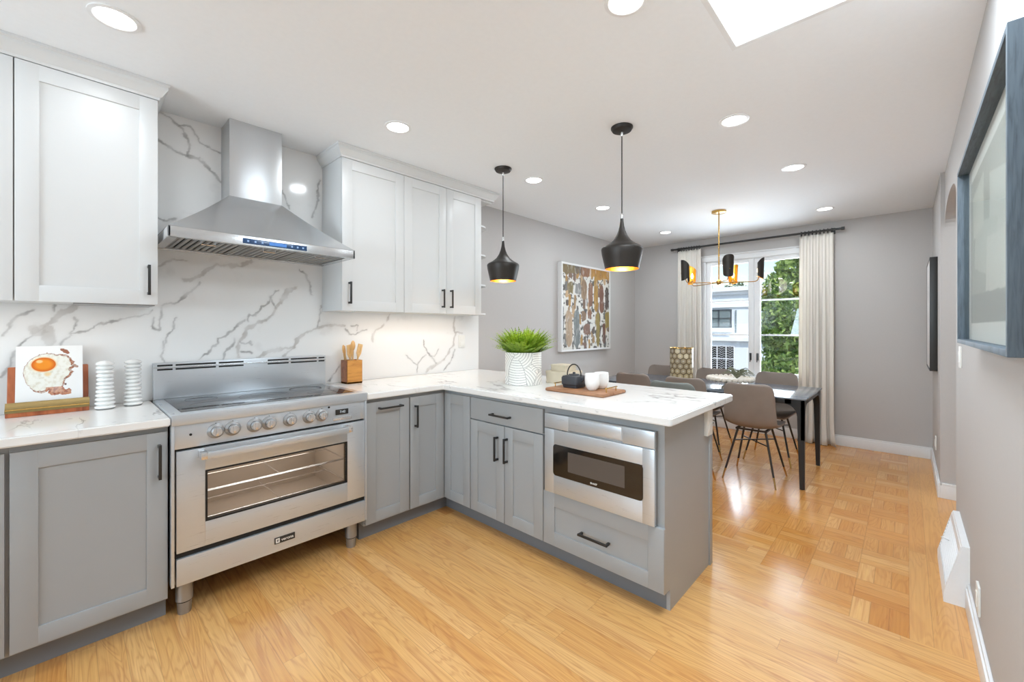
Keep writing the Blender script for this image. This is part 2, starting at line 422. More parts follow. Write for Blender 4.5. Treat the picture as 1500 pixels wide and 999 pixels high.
VEINS = [(0.0023,0,[(-0.207,1.265),(-0.18,1.31),(-0.176,1.329),(-0.153,1.361),(-0.111,1.383)]),(0.0019,0,[(-0.207,1.076),(-0.185,1.119),(-0.16,1.185),(-0.147,1.23),(-0.129,1.252),(-0.111,1.27)]),(0.0084,1,[(0.032,1.41),(-0.017,1.369),(-0.058,1.33),(-0.081,1.304),(-0.1,1.292)]),(0.013,1,[(-0.061,1.304),(-0.058,1.263),(-0.048,1.233)]),(0.0112,1,[(-0.104,1.298),(-0.096,1.283),(-0.073,1.285)]),(0.0016,0,[(-0.04,1.413),(-0.042,1.381)]),(0.0022,0,[(-0.017,1.223),(0.02,1.267),(0.013,1.285),(0.041,1.349),(0.022,1.358)]),(0.0022,0,[(0.02,1.281),(0.066,1.288),(0.11,1.325),(0.141,1.329),(0.178,1.345),(0.24,1.362),(0.264,1.372),(0.299,1.386),(0.322,1.403)]),(0.0015,0,[(0.32,1.363),(0.312,1.31),(0.345,1.293),(0.35,1.344),(0.366,1.418)]),(0.0019,0,[(0.366,1.12),(0.356,1.154),(0.366,1.188),(0.367,1.235)]),(0.0066,1,[(0.456,1.578),(0.494,1.59),(0.545,1.623),(0.566,1.651),(0.614,1.685),(0.686,1.676),(0.732,1.688),(0.797,1.726)]),(0.0026,0,[(0.529,1.568),(0.489,1.505),(0.449,1.469),(0.415,1.446),(0.381,1.438),(0.367,1.429)]),(0.0032,0,[(0.529,1.124),(0.566,1.157),(0.587,1.201),(0.614,1.22),(0.625,1.249),(0.658,1.262),(0.703,1.298),(0.726,1.325),(0.756,1.352)]),(0.003,0,[(0.776,1.352),(0.779,1.386),(0.809,1.383),(0.84,1.44),(0.877,1.458),(0.903,1.502),(0.922,1.538),(0.942,1.547)]),(0.0083,1,[(1.059,1.576),(1.008,1.551),(0.988,1.506),(0.948,1.468),(0.925,1.439)]),(0.002,0,[(0.903,1.495),(0.925,1.439)]),(0.0035,1,[(0.925,1.439),(0.909,1.396),(0.871,1.353)]),(0.007,1,[(0.871,1.353),(0.828,1.339),(0.767,1.298),(0.756,1.257),(0.726,1.224),(0.712,1.171),(0.715,1.124)]),(0.0027,0,[(0.647,1.121),(0.655,1.166),(0.686,1.198),(0.703,1.238)]),(0.0023,0,[(0.732,1.224),(0.756,1.203),(0.779,1.216),(0.803,1.195)]),(0.0019,0,[(0.726,1.157),(0.791,1.157)]),(0.0065,1,[(0.828,1.121),(0.865,1.147),(0.916,1.163),(0.981,1.171),(1.042,1.18),(1.07,1.23),(1.134,1.274),(1.192,1.296),(1.266,1.319)]),(0.0029,0,[(1.222,1.457),(1.222,1.411),(1.2,1.312)]),(0.0023,0,[(1.084,1.703),(1.126,1.678),(1.141,1.604),(1.152,1.534)]),(0.0045,1,[(0.974,1.121),(1.015,1.152),(1.042,1.18)]),(0.0017,0,[(0.419,1.36),(0.41,1.299),(0.381,1.268),(0.372,1.202)]),(0.0057,1,[(1.219,1.305),(1.256,1.32),(1.301,1.324),(1.387,1.32)]),(0.0022,0,[(1.395,1.297),(1.444,1.261),(1.494,1.281),(1.562,1.296)]),(0.0023,0,[(1.436,1.324),(1.485,1.321),(1.477,1.297)]),(0.0041,1,[(1.761,1.419),(1.733,1.364)]),(0.0059,1,[(1.7,1.338),(1.641,1.288),(1.614,1.247),(1.61,1.206)]),(0.0043,1,[(2.422,1.411),(2.398,1.343),(2.41,1.265),(2.498,1.269)]),(0.0074,1,[(2.422,1.255),(2.398,1.159),(2.325,1.065),(2.289,1.02)]),(0.0097,1,[(2.289,1.02),(2.208,0.987),(2.141,0.968),(2.107,0.93)]),(0.0029,0,[(2.075,1.204),(2.086,1.14),(2.141,1.074),(2.208,0.996)]),(0.0032,0,[(2.096,1.085),(2.021,1.008),(2.016,0.928)]),(0.0023,0,[(2.141,1.065),(2.185,1.063),(2.231,1.117)]),(0.0025,0,[(1.348,1.042),(1.317,0.983),(1.275,0.929)]),(0.0031,0,[(2.41,1.11),(2.373,1.015),(2.289,0.925)]),(0.002,0,[(1.898,1.086),(1.959,1.039),(2.011,1.0)]),(0.0049,0,[(0.344,2.334),(0.393,2.309),(0.474,2.283),(0.519,2.287),(0.566,2.243),(0.631,2.187),(0.664,2.171),(0.741,2.211)]),(0.003,0,[(0.354,2.495),(0.422,2.461),(0.481,2.379),(0.481,2.285)]),(0.0023,0,[(0.437,2.452),(0.481,2.454),(0.527,2.384),(0.586,2.365),(0.631,2.349)]),(0.0019,0,[(0.344,1.917),(0.379,1.905),(0.422,1.913)]),(0.0035,0,[(0.925,2.247),(0.969,2.193),(1.015,2.106)]),(0.0033,0,[(1.224,2.333),(1.196,2.292),(1.201,2.19),(1.157,2.068)]),(0.0022,1,[(0.33,1.641),(0.351,1.652),(0.4,1.694),(0.474,1.694)])]

# ---------------------------------------------------------------- floor
KT = [lin(230, 180, 112), lin(225, 172, 102), lin(220, 163, 93), lin(234, 187, 122), lin(226, 174, 105), lin(206, 142, 72)]
PT = [lin(222, 162, 88), lin(214, 150, 74), lin(228, 172, 100), lin(206, 140, 66), lin(220, 158, 84), lin(234, 182, 112)]
BT = [lin(220, 164, 96), lin(226, 172, 104), lin(214, 154, 86)]
M['planks'] = plank_mat('oak_strip_floor', 'Y', .0825, 1.15, KT, 1.5)
M['parquet'] = plank_mat('oak_parquet_floor', 'X', .06, .2, PT, 1.5, parquet=(.2, 2.43, -.01, 3), seam=.05, rough=.17)
M['border'] = plank_mat('oak_border_floor', 'X', .0825, 1.0, BT, 1.0, seed=4.0)
fl = MB(); FT = -.06
fl.box(XB-.2, 2.43, -1.7, 3.2, FT, 0, 0, 0)
fl.box(2.43, 2.63, .39, 3.2, FT, 0, 0, 0); fl.box(2.63, 2.83, .59, 3.2, FT, 0, 0, 0)
fl.box(2.43, 6.1, -.01, .39, FT, 0, 0, 1); fl.box(2.63, 6.1, .39, .59, FT, 0, 0, 1); fl.box(2.83, 6.1, .59, 3.2, FT, 0, 0, 1)
fl.box(2.43, 6.1, -1.7, -.01, FT, 0, 0, 2)
struct('floor', fl, ['planks', 'parquet', 'border'])

# ---------------------------------------------------------------- ceiling with skylight shaft
SX0, SX1, SY0, SY1 = 1.00, 1.948, -.10, .527
c = MB()
t = .02
c.box(XB-.2, SX0-t, -1.7, 3.2, CZ, CZ+.12); c.box(SX1+t, 6.1, -1.7, 3.2, CZ, CZ+.12)
c.box(SX0-t, SX1+t, SY1+t, 3.2, CZ, CZ+.12); c.box(SX0-t, SX1+t, -1.7, SY0-t, CZ, CZ+.12)
struct('ceiling', c, 'ceiling')
s = MB(); t = .02
s.box(SX0-t, SX0, SY0-t, SY1+t, CZ-.0005, CZ+.13); s.box(SX1, SX1+t, SY0-t, SY1+t, CZ-.0005, CZ+.13)
s.box(SX0, SX1, SY0-t, SY0, CZ-.0005, CZ+.13); s.box(SX0, SX1, SY1, SY1+t, CZ-.0005, CZ+.13)
sh = struct('window_3', s, 'trim')
p_ = MB(); p_.box(SX0, SX1, SY0, SY1, CZ+.006, CZ+.02)
M['sky_panel'] = emit('skylight_diffuser', (.96, .98, 1), 2.4)
part('skylight_diffuser', p_, 'sky_panel', sh)

# ---------------------------------------------------------------- walls
w = MB(); w.box(XB-.2, 6.1, 2.996, 3.2, 0, CZ); struct('wall_left', w, 'wall')
WY0, WY1, WZ0, WZ1 = .80, 1.97, .70, 2.19
w = MB()
w.box(XF, XF+.16, -1.7, WY0, 0, CZ); w.box(XF, XF+.16, WY1, 2.996, 0, CZ)
w.box(XF, XF+.16, WY0, WY1, 0, WZ0); w.box(XF, XF+.16, WY0, WY1, WZ1, CZ)
struct('wall_far', w, 'wall')
AX0, AX1 = 3.62, 4.62
arch = [(AX0, 0), (AX0, 2.08)]
for k in range(1, 24):
    a = PI - PI*k/24; arch.append(((AX0+AX1)/2 + .5*math.cos(a), 2.08 + .16*math.sin(a)**.8))
arch += [(AX1, 2.08), (AX1, 0)]
w = MB()
w.box(XB-.2, AX0, -.42, YN, 0, CZ); w.box(AX1, XF, -.42, YN, 0, CZ)
for (a, za), (b_, zb) in zip(arch[1:-1], arch[2:]):
    if b_ > a + 1e-6: w.prism([(a, za), (b_, zb), (b_, CZ), (a, CZ)], 'y', -.42, YN)
struct('wall_right', w, 'wall')
w = MB(); w.box(AX1, XF, YN, YR, 0, CZ); struct('wall_right_far', w, 'wall')
w = MB(); w.box(2.2, 6.1, -1.7, -1.6, 0, CZ); w.box(2.2, 2.3, -1.6, -.42, 0, CZ); w.box(XF-.1, XF, -1.6, -.42, 0, CZ); struct('wall_hall', w, 'wall')
w = MB(); bw = (.10, 2.60, .85, 2.25)
w.box(XB-.2, XB, YN, bw[0], 0, CZ); w.box(XB-.2, XB, bw[1], 2.996, 0, CZ)
w.box(XB-.2, XB, bw[0], bw[1], 0, bw[2]); w.box(XB-.2, XB, bw[0], bw[1], bw[3], CZ)
struct('wall_back', w, 'wall')
w = MB()
for z in (bw[2], bw[3]-.06, 1.5): w.box(XB-.12, XB-.04, bw[0], bw[1], z, z+.06)
for y in (bw[0], bw[1]-.06, 1.32): w.box(XB-.12, XB-.04, y, y+.06, bw[2], bw[3])
wb2 = struct('added_back_window', w, 'trim')  # unseen window, added to go with the fill light behind the camera
p_ = MB(); p_.box(XB-.084, XB-.080, bw[0], bw[1], bw[2], bw[3]); part('pane', p_, 'pane', wb2)

# baseboards: flat board with a small moulded top
def board(name, segs, h=.115, t=.016):
    b = MB()
    for (x0, x1, y0, y1) in segs:
        b.box(x0, x1, y0, y1, 0, h*.84, .002)
        dx = dy = 0
        if abs(x1-x0) < .1 and abs(y1-y0) > abs(x1-x0): dx = .35*(x1-x0)
        b.box(x0 + (dx if name == 'baseboard_far' else 0), x1, y0 + (.006 if name == 'baseboard_left' else 0), y1 - (.006 if name.startswith('baseboard_right') else 0), h*.84, h, .003)
    struct(name, b, 'trim')
board('baseboard_far', [(XF-.016, XF, YR, 2.98)])
board('baseboard_left', [(2.70, XF-.016, 2.98, 2.996)])
board('baseboard_right', [(-3.6, 2.868, YN, YN+.016), (3.41, AX0, YN, YN+.016)])
board('baseboard_right_far', [(AX1-.016, XF-.016, YR, YR+.016), (AX1-.016, AX1, -.42, YR)])

# ---------------------------------------------------------------- dining window
w = MB(); xo = XF - .02
w.box(xo, XF-.0005, WY1-.01, 2.02, WZ0-.10, WZ1-.006, .004); w.box(xo, XF-.0005, .735, WY0+.01, WZ0-.10, WZ1-.006, .004)
w.box(xo-.006, XF-.0005, .725, 2.03, WZ1+.061, WZ1+.078, .003); w.box(xo, XF-.0005, .735, 2.02, WZ1-.005, WZ1+.060, .004)
w.box(XF-.06, XF+.06, .72, 2.04, WZ0-.03, WZ0, .005); w.box(xo, XF, .75, 2.0, WZ0-.11, WZ0-.03, .004)
w.box(XF, XF+.12, WY1-.02, WY1, WZ0, WZ1); w.box(XF, XF+.12, WY0, WY0+.02, WZ0, WZ1); w.box(XF, XF+.12, WY0, WY1, WZ1-.02, WZ1)
win = struct('window_1', w, 'trim')
for (a, b_) in ((1.392, 1.95), (.82, 1.388)):
    q = MB(); x0, x1 = XF+.0, XF+.045
    gl_ = (1.456, 1.905) if a > 1 else (.865, 1.323)
    q.box(x0, x1, gl_[1], b_, WZ0+.005, WZ1-.02, .004); q.box(x0, x1, a, gl_[0], WZ0+.005, WZ1-.02, .004)
    q.box(x0, x1, gl_[0], gl_[1], WZ0+.005, WZ0+.055, .004); q.box(x0, x1, gl_[0], gl_[1], 2.132, WZ1-.02, .004)
    for z in (1.652, 1.217): q.box(x0+.008, x1-.008, gl_[0], gl_[1], z-.009, z+.009, .003)
    sf = part('window_sash', q, 'trim', win)
    q = MB(); q.box(XF+.020, XF+.024, gl_[0], gl_[1], WZ0+.055, 2.132); part('pane', q, 'pane', sf)
    yh = 1.43 if a > 1 else 1.352
    q = MB(); q.box(XF-.012, XF+.001, yh-.012, yh+.012, .90, .99, .003); q.tube([(XF-.016, yh, .985), (XF-.03, yh, .95), (XF-.028, yh, .88)], .006)
    part('window_latch', q, 'black', sf)

# ---------------------------------------------------------------- marble
def marble_mat(name, faint=1.0):
    m = NT(name); g = m.n('ShaderNodeNewGeometry').outputs['Position']
    mp = m.n('ShaderNodeMapping'); m.t.links.new(g, mp.inputs[0]); mp.inputs['Rotation'].default_value = (.2, .3, .65); mp.inputs['Scale'].default_value = (2.6, .8, 1.3)
    n1 = m.noise(mp.outputs[0], 1.15, 5, .55, .5)
    v = m.math('ABSOLUTE', m.math('SUBTRACT', n1, .5))
    line = m.n('ShaderNodeMapRange'); m.t.links.new(v, line.inputs[0]); line.inputs[1].default_value = 0; line.inputs[2].default_value = .012; line.inputs[3].default_value = 1; line.inputs[4].default_value = 0
    gate = m.n('ShaderNodeMapRange'); m.t.links.new(m.noise(g, 2.3, 2), gate.inputs[0]); gate.inputs[1].default_value = .47; gate.inputs[2].default_value = .62
    f = m.math('MULTIPLY', m.math('MULTIPLY', line.outputs[0], gate.outputs[0]), .5*faint)
    c = m.mix(f, lin(240, 238, 235), lin(150, 146, 142))
    cl = m.noise(g, 1.7, 3); c = m.mix(m.math('MULTIPLY', cl, .08*faint), c, lin(210, 208, 205))
    sp = m.n('ShaderNodeMapRange'); m.t.links.new(m.noise(g, 26.0, 2), sp.inputs[0]); sp.inputs[1].default_value = .70; sp.inputs[2].default_value = .78; sp.inputs[4].default_value = .4*faint
    c = m.mix(sp.outputs[0], c, lin(165, 162, 160))
    m.pbr(Base_Color=c, Roughness=.13, Specular_IOR_Level=.5); return m.m
M['marble'] = marble_mat('white_marble_counter', 1.7)
M['marble_v'] = vcol('veined_marble_slab', .12, .5, 0)

VV = VEINS
def splash_piece(name, x0, x1, z0, z1, parent):
    st = .005
    xs = np.linspace(x0, x1, int((x1-x0)/st)+2); zs = np.linspace(z0, z1, int((z1-z0)/st)+2)
    X, Z = np.meshgrid(xs, zs, indexing='ij')
    wx = X + .030*(fbm(X, Z, 16, 1)-.5) + .016*(fbm(X, Z, 55, 3)-.5); wz = Z + .030*(fbm(X, Z, 16, 7)-.5) + .016*(fbm(X, Z, 55, 8)-.5)
    col = np.ones(X.shape + (3,))*np.array(lin(238, 237, 235))
    cloud = fbm(X, Z, 1.6, 2); col = mixc(col, lin(222, 221, 219), (cloud-.5)*.5)
    sp = fbm(X, Z, 9, 5); col = mixc(col, lin(214, 212, 210), (sp-.75)*3)
    for hw, k, pts in VV:
        a = np.array(pts); lo = a.min(0)-.05; hi = a.max(0)+.05
        mask = (X > lo[0]) & (X < hi[0]) & (Z > lo[1]) & (Z < hi[1])
        if not mask.any(): continue
        px, pz = wx[mask], wz[mask]; d = seg_dist(px, pz, pts)
        ww = hw*(.25 + 1.5*vn(X[mask], Z[mask], 30, 4))
        t = np.clip(1 - (d-ww)/.0045, 0, 1)*(.25 + .8*vn(X[mask], Z[mask], 26, 9))
        c_ = lin(186, 180, 174) if k else lin(146, 143, 140)
        halo = np.clip(1-(d-ww)/.02, 0, 1)*.12
        cc = mixc(col[mask], lin(195, 192, 190), halo)
        col[mask] = mixc(cc, c_, t*(.80 if k else .85))
    P = np.stack([X, np.full_like(X, YW), Z], -1)
    return grid_mesh(name, P, col, 'marble_v', parent, (0, 0, 0))
bk = MB(); bk.box(-1.8, 2.703, YW+.0006, 2.9955, .914, 1.44); bk.box(.2, 1.34, YW+.0006, 2.9955, 1.44, CZ-.001)
bs = tag(solo('marble_backsplash', bk, 'marble', 'white marble backsplash with grey veins on the range wall', 'backsplash'), None)
splash_piece('veined_face', -1.8, 2.703, .914, 1.44, bs)
splash_piece('veined_face', .2, 1.34, 1.44, CZ-.002, bs)

# ---------------------------------------------------------------- countertops
def slab(pts, z0, z1, r=.006):
    bm = bmesh.new(); vs = [bm.verts.new((x, y, z0)) for x, y in pts]; f = bm.faces.new(vs)
    e = bmesh.ops.extrude_face_region(bm, geom=[f]); bmesh.ops.translate(bm, verts=[v for v in e['geom'] if isinstance(v, bmesh.types.BMVert)], vec=(0, 0, z1-z0))
    bmesh.ops.recalc_face_normals(bm, faces=bm.faces[:])
    bmesh.ops.bevel(bm, geom=bm.edges[:], offset=r, segments=3, affect='EDGES')
    bm.verts.index_update(); mb = MB(); mb.add([v.co for v in bm.verts], [[v.index for v in f.verts] for f in bm.faces]); bm.free(); return mb
def rounded(pts, idx, r):
    out = []
    n = len(pts)
    for i, p in enumerate(pts):
        if i in idx:
            a, b_ = Vector(pts[i-1]), Vector(pts[(i+1) % n]); q = Vector(p)
            u = (a-q).normalized()*r; v = (b_-q).normalized()*r
            for k in range(6):
                t = k/5*PI/2; out.append(tuple(q + u*(1-math.sin(t)) + v*(1-math.cos(t))))
        else: out.append(p)
    return out
XP, YE, XQ, YC, ZT, ZU = 1.796, .742, 2.693, 2.345, .914, .8765
solo('countertop', slab([(-1.8, YC), (.3115, YC), (.3115, YW-.001), (-1.8, YW-.001)], ZU, ZT, .005), 'marble',
     'white marble countertop left of the range, under the cookbook stand', 'countertop', (-.7, 2.6, ZU))
solo('countertop', slab(rounded([(1.2315, YC), (XP, YC), (XP, YE), (XQ, YE), (XQ, YW-.001), (1.2315, YW-.001)], (2, 3), .02), ZU, ZT, .005), 'marble',
     'white marble L-shaped countertop covering the peninsula and the corner right of the range', 'countertop', (2.2, 1.8, ZU))

# ---------------------------------------------------------------- cabinets
class Face:
    def __init__(s, kind, plane): s.k = kind; s.p = plane
    def box(s, mb, u0, u1, o0, o1, z0, z1, b=0.0, mi=0):
        if s.k == 'L': mb.box(u0, u1, s.p-o0, s.p-o1, z0, z1, b, mi)
        else: mb.box(s.p-o0, s.p-o1, u0, u1, z0, z1, b, mi)
    def pt(s, u, o, z): return (u, s.p-o, z) if s.k == 'L' else (s.p-o, u, z)
    def door(s, u0, u1, z0, z1, th=.02, fw=.068, rec=.007):
        mb = MB(); u0, u1 = min(u0, u1), max(u0, u1); b = .0016
        s.box(mb, u0, u0+fw, 0, th, z0, z1, b); s.box(mb, u1-fw, u1, 0, th, z0, z1, b)
        s.box(mb, u0+fw-.001, u1-fw+.001, 0, th, z0, z0+fw, b); s.box(mb, u0+fw-.001, u1-fw+.001, 0, th, z1-fw, z1, b)
        s.box(mb, u0+fw-.002, u1-fw+.002, .001, th-rec, z0+fw-.002, z1-fw+.002, 0)
        return mb
    def slabdoor(s, u0, u1, z0, z1, th=.02):
        mb = MB(); s.box(mb, u0, u1, 0, th, z0, z1, .002); return mb
    def handle(s, u, z, L, vert, off=.0, w=.011):
        mb = MB(); h = L/2
        if vert:
            s.box(mb, u-w/2, u+w/2, off+.026, off+.036, z-h, z+h, .0015)
            for k in (-1, 1): s.box(mb, u-w/2, u+w/2, off, off+.027, z+k*(h-.008)-.006, z+k*(h-.008)+.006, .001)
        else:
            s.box(mb, u-h, u+h, off+.026, off+.036, z-w/2, z+w/2, .0015)
            for k in (-1, 1): s.box(mb, u+k*(h-.008)-.006, u+k*(h-.008)+.006, off, off+.027, z-w/2, z+w/2, .001)
        return mb
FL = Face('L', 2.400)      # carcass front of the range wall run, doors stand proud to 2.380
FP = Face('P', 1.850)      # carcass front of the peninsula
ZB, ZD = .112, .850
def base_cab(label, u0, u1, F, back, group=None):
    t = thing('base_cabinet', label, 'cabinet', F.pt((u0+u1)/2, 0, 0) if True else None)
    b = MB(); d = abs(back - F.p)
    F.box(b, u0, u1, -d, 0, ZB-.012, ZU-.001, .001); part('body', b, 'grey_cab', t)
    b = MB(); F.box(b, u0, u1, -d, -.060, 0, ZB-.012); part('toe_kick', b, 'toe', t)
    return t
def add_door(t, F, u0, u1, z0, z1, mat, hnd=None, shaker=True, name='door', fw=.068):
    d = part(name, F.door(u0, u1, z0, z1, fw=fw) if shaker else F.slabdoor(u0, u1, z0, z1), mat, t)
    if hnd:
        u, z, L, v = hnd; part('handle', F.handle(u, z, L, v, .02), 'black', d, 'black bar handle')
    return d
t = base_cab('grey base cabinet at the far left edge, only its door edge in view', -.90, -.146, FL, 2.98)
add_door(t, FL, -.895, -.155, ZB, ZD, 'grey_cab', (-.85, .725, .15, True))
t = base_cab('grey base cabinet with one wide door, left of the range', -.146, .309, FL, 2.98)
add_door(t, FL, -.143, .306, ZB, ZD, 'grey_cab', (.277, .725, .15, True), fw=.07)
t = base_cab('narrow grey base cabinet right beside the range with a horizontal handle', 1.235, 1.547, FL, 2.98)
add_door(t, FL, 1.238, 1.543, ZB, ZD, 'grey_cab', (1.40, .810, .165, False))
# corner cabinet: both runs meet
t = thing('corner_cabinet', 'grey corner base cabinet with two folding doors in the inside corner', 'cabinet', (1.85, 2.4, 0))
b = MB(); b.box(1.547, 2.430, 2.4, 2.98, ZB-.012, ZU-.001, .001); b.box(1.85, 2.430, 2.102, 2.4, ZB-.012, ZU-.001, .001); part('body', b, 'grey_cab', t)
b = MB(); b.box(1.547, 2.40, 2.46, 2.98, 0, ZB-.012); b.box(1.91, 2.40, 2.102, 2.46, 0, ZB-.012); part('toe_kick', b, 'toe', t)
add_door(t, FL, 1.551, 1.828, ZB, ZD, 'grey_cab', (1.588, .722, .147, True))
add_door(t, FP, 2.106, 2.378, ZB, ZD, 'grey_cab')
t = base_cab('grey peninsula cabinet with a drawer above two doors', 1.482, 2.102, FP, 2.430)
add_door(t, FP, 1.485, 2.099, .712, ZD, 'grey_cab', (1.81, .768, .165, False), False, 'drawer')
add_door(t, FP, 1.789, 2.099, ZB, .704, 'grey_cab', (1.843, .562, .15, True))
add_door(t, FP, 1.485, 1.784, ZB, .704, 'grey_cab', (1.762, .565, .15, True))
t = thing('microwave_cabinet', 'grey end cabinet of the peninsula holding the microwave above a wide drawer', 'cabinet', (1.85, 1.13, 0))
b = MB(); b.box(1.85, 1.87, .812, 1.482, .836, ZU-.001); b.box(1.85, 1.87, .812, 1.482, .400, .425)
b.box(1.85, 1.87, 1.455, 1.482, .425, .836); b.box(1.85, 1.87, .812, .832, .425, .836)
b.box(1.87, 2.43, .812, 1.482, ZB-.012, .400); b.box(2.40, 2.43, .812, 1.482, .400, ZU-.001); b.box(1.87, 2.40, 1.46, 1.482, .4, ZU-.001)
part('body', b, 'grey_cab', t)
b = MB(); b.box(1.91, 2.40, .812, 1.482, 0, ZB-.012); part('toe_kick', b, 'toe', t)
b = MB(); b.prism([(1.85, ZB-.012), (1.91, ZB-.012), (1.91, 0), (2.451, 0), (2.451, ZU-.001), (1.85, ZU-.001)], 'y', .795, .812); part('end_panel', b, 'grey_cab', t)
b = MB(); b.box(2.425, 2.462, .786, .815, 0, ZU-.001, .002); part('corner_trim', b, 'grey_cab', t)
add_door(t, FP, .790, 1.480, ZB, .402, 'grey_cab', (1.145, .246, .172, False), True, 'drawer', .075)
b = MB(); b.box(2.352, 2.432, .775, .795, .725, .872, .002); b.box(2.372, 2.412, .7735, .776, .75, .79, .001); b.box(2.372, 2.412, .7735, .776, .80, .84, .001)
solo('power_outlet', b, 'plate', 'white outlet cover on the peninsula end panel under the counter', 'outlet', (2.39, .785, .725))

b = MB(); b.box(2.4325, 2.451, .815, 2.978, 0, ZU-.001, .001)
solo('back_panel', b, 'grey_cab', 'grey panel closing the dining-room side of the peninsula under the overhang', 'cabinet panel', (2.44, 1.9, 0))
# upper cabinets with crown
FU = Face('L', 2.695)
def crown(pts, left=True, right=True):
    # cross-section: projection, height
    prof = [(0, 0), (.006, 0), (.008, .012), (.016, .018), (.032, .044), (.036, .050), (.036, .060), (.042, .066), (.042, .0765)]
    return prof
def crown_mb(x0, x1, zb, left, right):
    mb = MB(); prof = crown(None); Y0 = 2.68; yb = YW-.001; rows = []
    for p, h in prof:
        z = zb + h; a = x0 - (p if left else 0); b_ = x1 + (p if right else 0)
        rows.append([(a, yb, z), (a, Y0-p, z), (b_, Y0-p, z), (b_, yb, z)])
    vs = [v for r in rows for v in r]; fs = []
    for j in range(len(rows)-1):
        for i in range(3): fs.append((j*4+i, j*4+i+1, (j+1)*4+i+1, (j+1)*4+i))
        fs.append((j*4+3, j*4, (j+1)*4, (j+1)*4+3))
    n = len(rows)-1
    fs += [(0, 1, 2, 3), (n*4, n*4+3, n*4+2, n*4+1)]
    return mb.add(vs, fs)
ZUB, ZUT = 1.422, 2.425
def upper(label, x0, x1, doors, left, right, cx1=None):
    t = thing('wall_cabinet', label, 'cabinet', ((x0+x1)/2, YW, ZUB))
    b = MB(); b.box(x0, x1, 2.695, YW-.001, ZUB, ZUT, .001); part('body', b, 'white_cab', t)
    part('crown_moulding', crown_mb(x0, cx1 or x1, ZUT, left, right), 'white_cab', t)
    for (a, c_, hu) in doors:
        add_door(t, FU, a, c_, ZUB-.002, ZUT-.003, 'white_cab', (hu, 1.538, .145, True) if hu else None)
    return t
tu = upper('white wall cabinet with crown moulding left of the range hood', -1.05, .307, [(-.148, .3065, .272), (-.60, -.152, None), (-1.045, -.604, None)], False, True)
b = MB(); b.box(.02, .30, 2.72, 2.95, ZUB-.006, ZUB); part('light_strip', b, 'steel_dk', tu)
tu2 = upper('white three-door wall cabinet with crown moulding right of the range hood', 1.228, 2.454, [(1.229, 1.690, 1.275), (1.693, 2.077, 2.035), (2.080, 2.4535, 2.118)], True, True, 2.60)
b = MB(); b.box(1.35, 2.40, 2.74, 2.78, ZUB-.009, ZUB); part('light_strip', b, 'plate', tu2)
area('under_cabinet_light', (1.9, 2.80, ZUB-.012), (0, 0, 0), 1.0, .03, 1.5, (1, .82, .66))
area('under_cabinet_light', (-.1, 2.80, ZUB-.012), (0, 0, 0), .7, .03, .5, (1, .88, .78))
# quarter-round display shelves at the end of the run
t = thing('corner_shelf', 'white quarter-round open shelves with turned posts at the end of the wall cabinets', 'shelf', (2.454, YW, ZUB))
for z in (1.428, 1.680, 1.942, 2.196):
    b = MB(); pts = [(2.4545, YW-.001)]
    for k in range(13):
        a = PI/2*k/12; pts.append((2.4545 + .175*math.sin(a)**.8 if k else 2.4545, YW-.001 - .285*math.cos(a)**.8 if k < 12 else YW-.001))
    b.prism(pts, 'z', z-.007, z+.007); part('shelf_board', b, 'white_cab', t)
    b = MB(); b.lathe([(.010, 0), (.014, .006), (.008, .014), (.007, .022), (.016, .034), (.0175, .044), (.013, .054), (.004, .060), (.001, .062)], (2.480, 2.775, z+.007), 16)
    part('turned_post', b, 'white_cab', t)
b = MB(); b.box(2.4545, 2.6, 2.70, YW-.001, ZUT-.012, ZUT-.001); part('top_board', b, 'white_cab', t)
b = MB(); b.box(2.455, 2.635, YW-.008, YW-.0012, ZUB, ZUT-.02); 

# wall outlet on the splash
b = MB(); b.box(2.455, 2.527, YW-.006, YW-.0003, 1.125, 1.24, .002); b.box(2.472, 2.51, YW-.008, YW-.005, 1.14, 1.175, .002); b.box(2.472, 2.51, YW-.008, YW-.005, 1.19, 1.225, .002)
solo('power_outlet', b, 'plate', 'white outlet on the marble backsplash near its right end', 'outlet', (2.49, YW, 1.12))

# ---------------------------------------------------------------- range
R = thing('range_cooker', 'wide stainless steel range with glass cooktop and oven window between the grey cabinets', 'range', (.773, 2.66, 0))
X0, X1 = .317, 1.2295
b = MB(); b.box(X0, X0+.012, 2.372, 2.975, .150, .876); b.box(X1-.012, X1, 2.372, 2.975, .150, .876)
b.box(X0+.012, X1-.012, 2.955, 2.975, .150, .876); b.box(X0+.012, X1-.012, 2.40, 2.955, .150, .30); b.box(X0+.012, X1-.012, 2.40, 2.955, .68, .876)
b.box(X0+.012, .40, 2.40, 2.955, .30, .68); b.box(1.15, X1-.012, 2.40, 2.955, .30, .68)
part('body', b, 'steel_dk', R)
M['enamel'] = paint('oven_enamel', lin(176, 168, 160), .4)
b = MB(); b.box(.4, 1.15, 2.90, 2.94, .31, .67); b.box(.4, 1.15, 2.40, 2.94, .30, .312); b.box(.4, 1.15, 2.40, 2.94, .668, .68); b.box(.40, .404, 2.4, 2.94, .31, .67); b.box(1.146, 1.15, 2.4, 2.94, .31, .67)
cav = part('oven_cavity', b, 'enamel', R)
for z in (.40, .53):
    b = MB()
    for k in range(4): b.tube([(.41, 2.43+k*.14 - (.125 if k == 1 else 0), z), (1.14, 2.43+k*.14 - (.125 if k == 1 else 0), z)], .003, 6)
    for x in (.412, .78, 1.138): b.tube([(x, 2.43, z), (x, 2.88, z)], .003, 6)
    part('oven_rack', b, 'chrome', R)
area('oven_lamp', (.775, 2.62, .64), (0, 0, 0), .6, .3, 2.6, (1, .93, .86))
